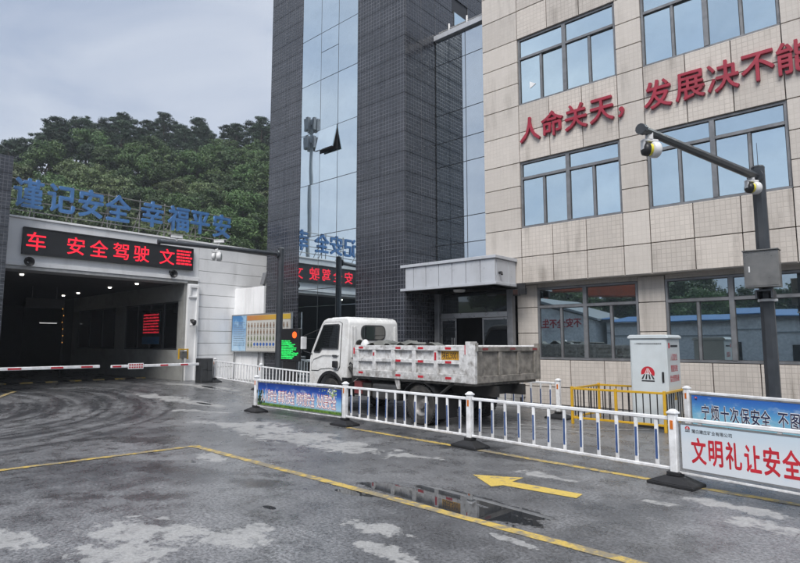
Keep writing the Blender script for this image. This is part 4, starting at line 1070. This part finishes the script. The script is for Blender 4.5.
ch.tube((1.425, -.2, .39), (1.425, -W + .2, .39), .07, .07, 10).lathe([(0.02, -.16), (.15, -.12), (.19, 0), (.15, .12), (.02, .16)], 12, 'y', (1.425, -W / 2, .39)).tube((4.6, -.3, .38), (4.6, -W + .3, .38), .05)
ch.tube((1.425, -W / 2, .42), (4.0, -W / 2, .6), .04)
ch.build('chassis', chassis, truck)
tank = MB().box(2.15, 2.95, -.42, -.10, .40, .74).build('fuel_tank', pm('dull_metal_tank', (.12, .12, .12), .45, metal=.5, dirt=.6), truck, .05, seg=2)
BX('tool_box', pm('faded_red_box', (.20, .045, .045), .6, dirt=.5, dirtcol=(.09, .05, .05)), truck, 3.32, 3.58, -.42, -.12, .47, .75, .01)
BX('battery_box', chassis, truck, 3.0, 3.28, -.4, -.12, .45, .72, .01)
mb = MB()                                                         # rear mudguard, flap and stays
for i in range(9):
    a0 = R(15 + i * 16); a1 = R(15 + (i + 1) * 16)
    mb.add([(1.425 + .50 * math.cos(a), y, .39 + .44 * math.sin(a)) for a in (a0, a1) for y in (-.02, -.56)] + [(1.425 + .515 * math.cos(a), y, .39 + .455 * math.sin(a)) for a in (a0, a1) for y in (-.02, -.56)], [(0, 1, 3, 2), (4, 6, 7, 5), (0, 2, 6, 4), (1, 5, 7, 3)])
mb.box(.90, .915, -.56, -.04, .16, .62)
mb.build('mudguard', black_rubber, truck)
MB().add([(2.00, -.03, .87), (2.14, -.03, .87), (2.06, -.03, .66), (1.99, -.03, .66), (2.00, -.06, .87), (2.14, -.06, .87), (2.06, -.06, .66), (1.99, -.06, .66)], [(0, 1, 2, 3), (4, 7, 6, 5), (0, 4, 5, 1), (1, 5, 6, 2), (2, 6, 7, 3), (3, 7, 4, 0)]).build('mudguard_bracket', bed_white, truck)
MB().tube((.55, -.08, .86), (.92, -.06, .60), .03, .03, 6).build('flap_stay', chassis, truck)
def wheel(x, y0, y1, r=.39, outer=True, steer=0):
    c = (y0 + y1) / 2; hw = abs(y1 - y0) / 2
    prof = [(r * .56, -hw * .8), (r * .72, -hw), (r * .93, -hw * .98), (r * .99, -hw * .78), (r, -hw * .3), (r, hw * .3), (r * .99, hw * .78), (r * .93, hw * .98), (r * .72, hw), (r * .56, hw * .8), (r * .56, -hw * .8)]
    mb = MB().lathe(prof, 40, 'y')
    for i in range(40):                                            # tread lugs
        a = 2 * math.pi * i / 40
        for s_ in (-1, 1):
            m = Matrix.Rotation(a + .04 * s_, 4, 'Y')
            vs = [m @ Vector((r + dx, s_ * (hw * .16 + dy), dz)) for dx in (-.012, .012) for dy in (0, hw * .72) for dz in (-.018, .018)]
            mb.add(vs, [(0, 1, 3, 2), (4, 6, 7, 5), (0, 4, 5, 1), (2, 3, 7, 6), (0, 2, 6, 4), (1, 5, 7, 3)])
    wh = mb.build('tyre', tyre_mat, truck, smooth=False, loc=(x, c, r - .005))
    f = hw if y1 > y0 or True else -hw
    d = .02 if outer else .1
    rim = MB().lathe([(.04, hw * .2), (.10, hw * .25), (.13, -hw * .1), (r * .40, -hw * .25), (r * .50, hw * .6), (r * .57, hw * .85), (r * .555, hw * .3)], 24, 'y').build('rim', rim_mat, wh, smooth=True)
    hub = MB().tube((0, hw * .1, 0), (0, hw * .75, 0), .085, .07, 14)
    for i in range(6): a = i * 1.0472; hub.tube((.11 * math.cos(a), -hw * .0, .11 * math.sin(a)), (.11 * math.cos(a), hw * .3, .11 * math.sin(a)), .014, .014, 6)
    hub.build('hub', rim_mat, wh); return wh
wheel(1.425, -.28, -.06); wheel(1.425, -.53, -.31, outer=False); wheel(1.425, -W + .06, -W + .28); wheel(1.425, -W + .31, -W + .53)
wheel(4.60, -.44, -.22, .38); wheel(4.60, -W + .22, -W + .44, .38)
# cab
CW0, CW1 = -.20, -1.886
prof = [(3.97, .78), (3.97, 2.08), (4.02, 2.17), (4.12, 2.205), (4.85, 2.205), (5.0, 2.16), (5.08, 2.06), (5.42, 1.40), (5.475, 1.22), (5.49, .95), (5.49, .50), (5.44, .46), (5.12, .46)]
for i in range(11):
    a = R(10 + i * 16); prof.append((4.60 + .50 * math.cos(a), .44 + .46 * math.sin(a)))
prof.append((4.09, .78))
def cab_y(z, near=True):
    t = max(0, min(1, (z - 1.25) / .95)); ins = .085 * t * t
    return (CW0 - ins) if near else (CW1 + ins)
n_ = len(prof)
vs = [(x, cab_y(z, True), z) for x, z in prof] + [(x, cab_y(z, False), z) for x, z in prof]
cabm = MB().add(vs, [tuple(range(n_)), tuple(range(2 * n_ - 1, n_ - 1, -1))] + [(i, n_ + i, n_ + (i + 1) % n_, (i + 1) % n_) for i in range(n_)])
cabo = cabm.build('cab', cab_white, truck, .035, seg=2)
for p_ in cabo.data.polygons: p_.use_smooth = len(p_.vertices) < 8
def cab_plate(nm, poly, mat, proud, parent, near=True, bev=0.0, th=.012):
    mb = MB(); n = len(poly); sg = 1 if near else -1
    a = [(x, cab_y(z, near) + sg * proud, z) for x, z in poly]; b_ = [(x, cab_y(z, near) + sg * (proud - th), z) for x, z in poly]
    mb.add(a + b_, [tuple(range(n)), tuple(range(2 * n - 1, n - 1, -1))] + [(i, n + i, n + (i + 1) % n, (i + 1) % n) for i in range(n)])
    return mb.build(nm, mat, parent, bev)
for near in (True, False):
    DP = [(4.30, .96), (4.24, 1.05), (4.24, 2.06), (4.34, 2.10), (4.92, 2.10), (5.02, 2.03), (5.34, 1.40), (5.39, 1.15), (5.39, .93), (5.10, .93), (4.98, .975), (4.62, 1.00)]
    cab_plate('door_gap', [(4.83 + (x - 4.83) * 1.022, 1.5 + (z - 1.5) * 1.02) for x, z in DP], alu_dark, .004, cabo, near)
    door = cab_plate('door', [(4.30, .96), (4.24, 1.05), (4.24, 2.06), (4.34, 2.10), (4.92, 2.10), (5.02, 2.03), (5.34, 1.40), (5.39, 1.15), (5.39, .93), (5.10, .93), (4.98, .975), (4.62, 1.00)], cab_white, .010, cabo, near, .004)
    cab_plate('window_seal', [(4.30, 1.46), (4.95, 1.46), (5.05, 1.37), (5.285, 1.37), (5.30, 1.40), (4.97, 2.04), (4.90, 2.055), (4.36, 2.055), (4.30, 2.02)], alu_dark, .015, door, near)
    cab_plate('window', [(4.325, 1.485), (4.96, 1.485), (5.06, 1.395), (5.265, 1.395), (4.955, 2.02), (4.89, 2.03), (4.37, 2.03), (4.325, 2.0)], car_glass, .018, door, near)
    cab_plate('handle', [(4.32, 1.27), (4.50, 1.27), (4.50, 1.32), (4.32, 1.32)], alu_dark, .03, door, near, .004, .02)
    cab_plate('body_crease', [(4.26, 1.33), (4.9, 1.33), (5.3, 1.22), (5.37, 1.10), (5.37, 1.085), (5.28, 1.195), (4.9, 1.305), (4.26, 1.305)], cab_white, .024, door, near, .006, .014)
    cab_plate('side_lamp', [(4.27, 1.02), (4.43, 1.02), (4.43, 1.18), (4.27, 1.18)], black_plastic, .09, cabo, near, .015, .07)
    cab_plate('fender_flare', [(5.16, .47), (5.10, .46)] + [(4.60 + .47 * math.cos(R(10 + i * 16)), .44 + .43 * math.sin(R(10 + i * 16))) for i in range(11)] + [(4.60 + .54 * math.cos(R(170 - i * 16)), .44 + .50 * math.sin(R(170 - i * 16))) for i in range(11)], black_plastic, .03, cabo, near, 0, .05)
# windscreen, rear window and ribs
def quadbox(pts, off): 
    a = [Vector(p) for p in pts]; nrm = (a[1] - a[0]).cross(a[2] - a[0]).normalized(); b_ = [p + nrm * off for p in a]
    return MB().add([tuple(p) for p in a + b_], [(0, 1, 2, 3), (4, 7, 6, 5)] + [(i, 4 + i, 4 + (i + 1) % 4, (i + 1) % 4) for i in range(4)])
quadbox([(5.415, -.33, 1.44), (5.415, -1.75, 1.44), (5.10, -1.68, 2.05), (5.10, -.40, 2.05)], .012).build('windscreen', car_glass, cabo)
def rrect(y0, y1, z0, z1, r, x0, x1):
    pts = []
    for (cy, cz, a0) in ((y1 - r, z1 - r, 0), (y0 + r, z1 - r, 90), (y0 + r, z0 + r, 180), (y1 - r, z0 + r, 270)):
        for q in range(4): a = R(a0 + q * 30); pts.append((cy + r * math.cos(a), cz + r * math.sin(a)))
    n = len(pts); return MB().add([(x0, y, z) for y, z in pts] + [(x1, y, z) for y, z in pts], [tuple(range(n)), tuple(range(2 * n - 1, n - 1, -1))] + [(i, n + i, n + (i + 1) % n, (i + 1) % n) for i in range(n)])
rrect(-1.40, -.62, 1.66, 2.03, .14, 3.955, 3.975).build('window_seal', alu_dark, cabo); rrect(-1.365, -.655, 1.69, 2.0, .12, 3.948, 3.954).build('rear_window', car_glass, cabo)
for y in (-.36, -.44, -.52, -1.56, -1.64, -1.72):
    rrect(y - .028, y + .028, 1.25, 2.0 if abs(y + 1.04) > .6 else 1.6, .02, 3.952, 3.972).build('pressed_rib', cab_white, cabo, .006)
for y in (-.7, -.85, -1.0, -1.15, -1.3): rrect(y - .028, y + .028, 1.2, 1.56, .02, 3.952, 3.972).build('pressed_rib', cab_white, cabo, .006)
MB().box(4.2, 4.8, -1.7, -.38, 2.2, 2.222).build('roof_panel', cab_white, cabo, .01)
# bumper, lamps, mirrors, steps
bu = BX('bumper', cab_white, truck, 5.40, 5.55, CW1 + .0, CW0 - .0, .42, .62, .03)
for y in (-.34, -1.75): MB().tube((5.53, y, .72), (5.52, y, .72), .09, .1, 14).tube((5.49, y, .72), (5.53, y, .72), .11, .1, 14).build('headlight', car_glass, cabo)
for s_, y in ((1, -.17), (-1, -1.91)):
    MB().tube((5.36, y - .05 * s_, 1.32), (5.62, y + .06 * s_, 1.40), .012, .012, 6).tube((5.62, y + .06 * s_, 1.40), (5.62, y + .06 * s_, 1.78), .012, .012, 6).tube((5.62, y + .06 * s_, 1.78), (5.15, y - .12 * s_, 1.95), .012, .012, 6).build('mirror_arm', black_plastic, cabo)
    MB().box(5.60, 5.66, y - .02, y + .14 * s_ if s_ > 0 else y + .02, 1.44, 1.76).build('mirror', cam_white, cabo, .015) if s_ > 0 else MB().box(5.60, 5.66, y - .14, y + .02, 1.44, 1.76).build('mirror', cam_white, cabo, .015)
mb = MB().box(3.62, 3.9, -.62, -.30, .70, 1.12).tube((3.72, -.28, .80), (3.72, -.28, 1.32), .06, .06, 10).tube((3.84, -.36, 1.05), (3.84, -.36, 1.45), .045, .045, 10).tube((3.60, -.4, .6), (3.93, -.24, 1.05), .03).tube((3.55, -.3, .62), (3.94, -.5, .66), .03).box(3.60, 3.95, -1.7, -.66, .8, 1.02)
mb.build('air_intake', chassis, truck)
MB().add(*frust(3.98, 4.22, -.46, -.20, .36, 3.98, 4.14, -.46, -.20, .80)).build('mud_flap', black_rubber, truck)
MB().path([(3.6, -.25, 1.2), (3.75, -.22, 1.08), (3.9, -.26, 1.15), (4.0, -.3, 1.1)], .018, 6).path([(3.58, -.5, .95), (3.7, -.2, .72), (3.95, -.24, .66)], .02, 6).build('hose', black_plastic, truck)
# tarpaulin rolled over the front of the bed
rr_ = random.Random(8); V = []; F = []; nx_, ny_ = 26, 10
for i in range(nx_):
    for j in range(ny_):
        x = 1.9 + i * 1.62 / (nx_ - 1); y = -.10 - j * .16
        V.append((x, y + rr_.uniform(-.02, .02), ZT - .01 + .05 * math.sin(i * .9 + j * .5) + .035 * math.sin(j * 1.7 + i * .35) + rr_.uniform(-.012, .012) + (.05 if i > 14 else 0)))
for i in range(nx_ - 1):
    for j in range(ny_ - 1): F.append((i * ny_ + j, (i + 1) * ny_ + j, (i + 1) * ny_ + j + 1, i * ny_ + j + 1))
ta = MB().add(V, F); ta.tube((1.7, -.5, ZT + .03), (3.4, -.62, ZT + .05), .035, .035, 8)
tp = tag(ta.build('tarpaulin', tarp, None, smooth=True), 'crumpled grey tarpaulin lying over the front of the truck bed', 'tarpaulin')
tp.location = truck.location; tp.rotation_euler = truck.rotation_euler
sk = MB().lathe([(0.0, .16), (.05, .15), (.11, .08), (.15, 0), (.13, -.08), (.0, -.1)], 10, 'z')
sk_o = tag(sk.build('sack', cam_white, None, smooth=True), 'small white sack at the front corner of the truck bed', 'sack')
sk_o.scale = (.6, .6, .5); sk_o.matrix_world = Matrix.Translation((-5.792, 8.549, 0)) @ Matrix.Rotation(math.pi - TH, 4, 'Z') @ Matrix.Translation((3.22, -.14, ZT + .02)) @ Matrix.Diagonal((.75, .7, .7, 1))

# ------------------------------------------------------------------ cabinet and its yellow railing
cab2 = thing('equipment_cabinet', 'pale grey equipment cabinet with red logo behind the yellow railing', 'cabinet', (-3.66, 11.7, 0))
BX('body', cabinet_paint, cab2, -.34, .34, -.40, .40, .06, 1.68, .008)
BX('plinth', chassis, cab2, -.33, .33, -.38, .38, 0, .058)
MB().prism([(-.375, 1.683), (.375, 1.683), (.375, 1.72), (.33, 1.755), (-.33, 1.755), (-.375, 1.72)], -.43, .43).build('roof', cabinet_paint, cab2, .008)
d = BX('door', cabinet_paint, cab2, -.315, .315, -.412, -.402, .09, 1.65, .004)
BX('handle', black_plastic, d, .235, .275, -.43, -.413, .86, 1.06, .008)
logo(d, -.02, -.414, 1.03, .125)
me, w = glyph(('人员智能定位安检综合管理系统', 0, .006), print_black); put('lettering', me, d, (.0, -.414, 1.585), (R(90), 0, 0), (.50 / w, .034, 1))
for t_, z, wd in (('人员定位', 1.33, .42), ('智能安检', 1.12, .42), ('综合管理系统', .93, .56)):
    me, w = glyph((t_, 0, .01), print_red); put('lettering', me, cab2, (.3425, .0, z), (R(90), 0, R(90)), (wd / w, .14, 1))
BX('side_caption', print_black, cab2, .3405, .342, -.18, .26, 1.52, 1.56)
BX('side_mark', print_red, cab2, .3405, .342, -.31, -.23, 1.5, 1.6)
MB().add([(.3415, -.09, .52), (.3415, .09, .52), (.3415, 0, .70)], [(0, 1, 2)]).build('warning_sticker', yellow_paint, cab2)
ry = thing('yellow_railing', 'yellow railing with black bars around the grey cabinet', 'railing', (-4.14, 11.5, 0))
corn = [(-.90, -.60), (.86, -.62), (.86, .74), (-.90, .74)]
bar = MB().tube((0, 0, .13), (0, 0, .68), .011, .011, 6).mesh('bar', black_bar)
for (p, q) in zip(corn, corn[1:] + corn[:1]):
    a = Vector((*p, 0)); b_ = Vector((*q, 0)); d = b_ - a; nn = max(6, int(d.length / .125)); ang = math.atan2(d.y, d.x)
    for z in (.125, .695):
        o = MB().box(.025, d.length - .025, -.018, .018, z - .02, z + .02).build('rail', yellow_paint, ry, .004); o.location = (*p, 0); o.rotation_euler = (0, 0, ang)
    for i in range(1, nn):
        if abs(i / nn - .5) < .02: continue
        c = a.lerp(b_, i / nn); put('bar', bar, ry, (c.x, c.y, 0))
PY = MB().box(-.024, .024, -.024, .024, 0, .735).mesh('post', yellow_paint, .004)
for p in corn + [(-.02, -.612), (-.02, .74)]: put('post', PY, ry, (p[0], p[1], 0))

# ------------------------------------------------------------------ camera poles
def pole(label, x, y, arm_len=3.75):
    t = thing('camera_pole', label, 'pole', (x, y, 0))
    MB().tube((0, 0, 0), (0, 0, 4.68), .118, .105, 8, rot=.39).build('post', pole_paint, t)
    MB().tube((0, 0, 4.681), (0, 0, 4.71), .112, .09, 8, rot=.39).build('cap', pole_paint, t)
    BX('foot_plate', pole_paint, t, -.2, .2, -.2, .2, 0, .02); d = Vector((-.20, -.98, 0)).normalized()
    p0 = Vector((0, 0, 4.5)) + d * .1; p1 = Vector((0, 0, 4.5)) + d * arm_len
    MB().tube(p0, p1, .072, .055, 8).build('arm', pole_paint, t)
    MB().tube(p1 + d * .002, p1 + d * .08, .075, .075, 10).build('arm_end', pole_paint, t)
    MB().tube(Vector((0, 0, 4.5)) + d * .10, Vector((0, 0, 4.5)) + d * .16, .13, .13, 10).build('flange', pole_paint, t)
    return t, d
pr_, d_ = pole('charcoal camera pole with arm standing before the beige building', -1.70, 11.47)
MB().tube((.0, .04, 4.70), (.0, .04, 5.15), .006, .004, 5).build('antenna', black_plastic, pr_)
pl_, d_ = pole('charcoal camera pole with arm reaching towards the gate beside the green display', -15.06, 11.13)
def ptz(loc, label, s=1.0, yellow=True):
    t = thing('surveillance_camera', label, 'camera', loc, R(48)); t.scale = (s, s, s)
    BX('bracket', cam_white, t, -.05, .05, -.04, .04, 0, .09, .006)
    MB().tube((0, 0, -.05), (0, 0, 0), .06, .06, 12).build('mount', cam_white, t)
    MB().box(-.13, .13, -.05, .05, -.09, -.05).box(-.13, -.09, -.05, .05, -.22, -.09).box(.09, .13, -.05, .05, -.22, -.09).build('yoke', cam_white, t, .008)
    MB().lathe([(0, .02), (.115, .02), (.13, .05), (.13, .12), (.11, .15), (0, .15)], 20, 'x', (0, 0, -.21)).build('head', cam_white, t, smooth=True)
    if yellow: MB().lathe([(0, -.028), (.095, -.028), (.095, .018), (0, .018)], 20, 'x', (0, 0, -.21)).build('yellow_ring', cam_yellow, t)
    MB().lathe([(0, -.13), (.06, -.125), (.10, -.10), (.11, -.033), (0, -.030)], 20, 'x', (0, 0, -.21)).build('lens', black_plastic if yellow else cam_white, t, smooth=True)
    return t
ptz((-2.42, 7.93, 4.43), 'pale swivelling camera hanging from the tip of the near pole arm', .86)
ptz((-1.76, 11.17, 4.44), 'pale swivelling camera hanging from the near pole arm close to the post', .84)
ptz((-15.49, 9.05, 4.44), 'white dome camera hanging under the far pole arm', 1.05, False)
def bullet(loc, rz, label):
    t = thing('bullet_camera', label, 'camera', loc, rz); t.scale = (.72, .72, .72)
    MB().tube((0, 0, 0), (0, 0, .12), .03, .03, 8).build('bracket', cam_white, t); BX('body', cam_white, t, -.06, .06, -.22, .26, .12, .25, .015); BX('hood', cam_white, t, -.075, .075, -.2, .34, .251, .265, .003)
    MB().tube((0, .26, .185), (0, .275, .185), .05, .05, 12).build('lens', black_plastic, t); return t
bullet((-15.47, 9.12, 4.56), R(-60), 'white bullet camera on top of the far pole arm above the dome camera')
bullet((-15.72, 7.90, 4.56), R(170), 'white bullet camera near the tip of the far pole arm')
cbx = thing('control_box', 'grey steel control box strapped to the near camera pole', 'box', (-1.69, 11.2, 2.53))
BX('box', steel_box, cbx, -.26, .25, -.12, .12, 0, .62, .008); BX('door', steel_box, cbx, -.235, .225, -.128, -.121, .03, .59, .003)
BX('rain_hood', steel_box, cbx, -.27, .26, -.15, .13, .621, .64, .003); BX('lock', cam_white, cbx, -.19, -.165, -.137, -.129, .26, .36, .003)
MB().box(-.12, .12, -.06, .3, -.06, -.035).box(-.13, -.10, -.06, .3, -.18, -.061).box(.10, .13, -.06, .3, -.18, -.061).build('bracket', pole_paint, cbx); MB().tube((0, .27, -.22), (0, .27, -.18), .15, .15, 12).build('clamp', cam_white, cbx)

# green LED display stand
gd = thing('lane_display', 'dark lane display with green lit text and a red lamp beside the far pole', 'display', (-14.15, 10.9, GH(-14.15)))
BX('housing', black_plastic, gd, -.42, .46, -.06, .06, 1.0, 2.0, .01)
for x in (-.3, .3): MB().tube((x, .0, 0), (x, .0, 1.0), .05, .05, 8).build('leg', pole_paint, gd)
BX('base', black_plastic, gd, -.3, .34, -.05, .05, 0.0, .99)
rr_ = random.Random(6); mb = MB()
for row in range(11):
    x = -.37; end = (.05, .12, .30, .22, .36, .34, .2, .46, .40, .25, .18)[row]
    while x < end:
        wdt = rr_.uniform(.03, .10); mb.box(x, min(x + wdt, end), -.067, -.0605, 1.60 - row * .053, 1.60 - row * .053 + rr_.uniform(.026, .043)); x += wdt + rr_.uniform(.006, .022)
mb.build('lit_rows', led_green, gd)['kind'] = 'stuff'
MB().tube((.27, -.075, 1.80), (.27, -.061, 1.80), .10, .10, 16).build('lamp', led_orange, gd)

# ------------------------------------------------------------------ across the yard (seen mirrored in the glass)
sh = thing('white_shed', 'white gabled shed with red characters across the yard, seen mirrored in the window', 'building', (-21.5, -12.2, 0))
MB().prism([(-6, 0), (5, 0), (5, 3.1), (-.5, 4.7), (-6, 3.1)], -9, 0).build('wall', far_white, sh)
MB().prism([(-6.3, 3.1), (-.5, 4.85), (5.3, 3.1), (5.3, 3.25), (-.5, 5.05), (-6.3, 3.25)], -9.3, .3).build('roof', pm('grey_sheet_roof', (.25, .28, .30), .6), sh)
me, w = glyph(('不安全不生产', .02, .02), print_red); put('lettering', me, sh, (1.9, .03, 2.95), (R(90), 0, R(180)), (3.6 / w, .72, 1))
lb = thing('yard_building', 'long low white building with blue roof across the yard, seen mirrored in the windows', 'building', (-2.0, -13.0, 0))
BX('wall', far_white, lb, -14, 22, -8, 0, 0, 3.0); BX('band', pm('grey_band', (.30, .33, .35), .6), lb, -14, 22, .001, .05, 2.2, 2.28); BX('eaves', alu, lb, -14.2, 22.2, -.1, .25, 3.0, 3.18)
MB().add([(-14.3, .4, 3.19), (22.3, .4, 3.19), (22.3, -5, 3.8), (-14.3, -5, 3.8), (-14.3, .4, 3.25), (22.3, .4, 3.25), (22.3, -5, 3.86), (-14.3, -5, 3.86)], [(0, 3, 2, 1), (4, 5, 6, 7), (0, 1, 5, 4), (1, 2, 6, 5), (2, 3, 7, 6), (3, 0, 4, 7)]).build('roof', blue_roof, lb)
for x in (-11, -6.5, -2, 3, 8): BX('doorway', dark_void, lb, x - .9, x + .9, .002, .03, .0, 1.5)
mb = MB()
gal = tag(MB().add([(-34, -26, 7.0), (-17.5, -26, 6.2), (-17.5, -26, 8.0), (-34, -26, 8.8), (-34, -28.5, 7.0), (-17.5, -28.5, 6.2), (-17.5, -28.5, 8.0), (-34, -28.5, 8.8)], [(0, 1, 2, 3), (4, 7, 6, 5), (0, 4, 5, 1), (1, 5, 6, 2), (2, 6, 7, 3), (3, 7, 4, 0)]).tube((-28, -27.2, 0), (-28, -27.2, 7.0), .25).tube((-18.5, -27.2, 0), (-18.5, -27.2, 6.4), .25).build('conveyor_gallery', orange_steel), 'orange red conveyor gallery on legs across the yard, seen mirrored in the window', 'gallery')
mast = thing('antenna_mast', 'tall phone mast mirrored in the tower glass', 'mast', (-55.5, -20.5, 0))
MB().tube((0, 0, 0), (0, 0, 30.5), .30, .18, 12).build('pole', pm('mast_grey', (.32, .34, .36), .5), mast)
for z in (27.0, 29.6):
    MB().tube((0, 0, z), (0, 0, z + .12), .65, .65, 14).build('platform', alu, mast)
    for i in range(6):
        a = i * 1.05 + .3; x, y = .75 * math.cos(a), .75 * math.sin(a); BX('antenna', alu, mast, x - .2, x + .2, y - .2, y + .2, z - .7, z + .9)

# ------------------------------------------------------------------ humid air
hz = MB().box(-960, 960, -960, 960, -1.0, 44.0).build('haze', None); tag(hz, kind='stuff')
hm_ = bpy.data.materials.new('thin_haze'); hm_.use_nodes = True; hn = hm_.node_tree; hn.nodes.clear()
ho = hn.nodes.new('ShaderNodeOutputMaterial'); pv_ = hn.nodes.new('ShaderNodeVolumePrincipled')
pv_.inputs['Color'].default_value = (.86, .92, 1.0, 1); pv_.inputs['Density'].default_value = .0009; pv_.inputs['Anisotropy'].default_value = .1
hn.links.new(pv_.outputs[0], ho.inputs['Volume']); hz.data.materials.append(hm_)
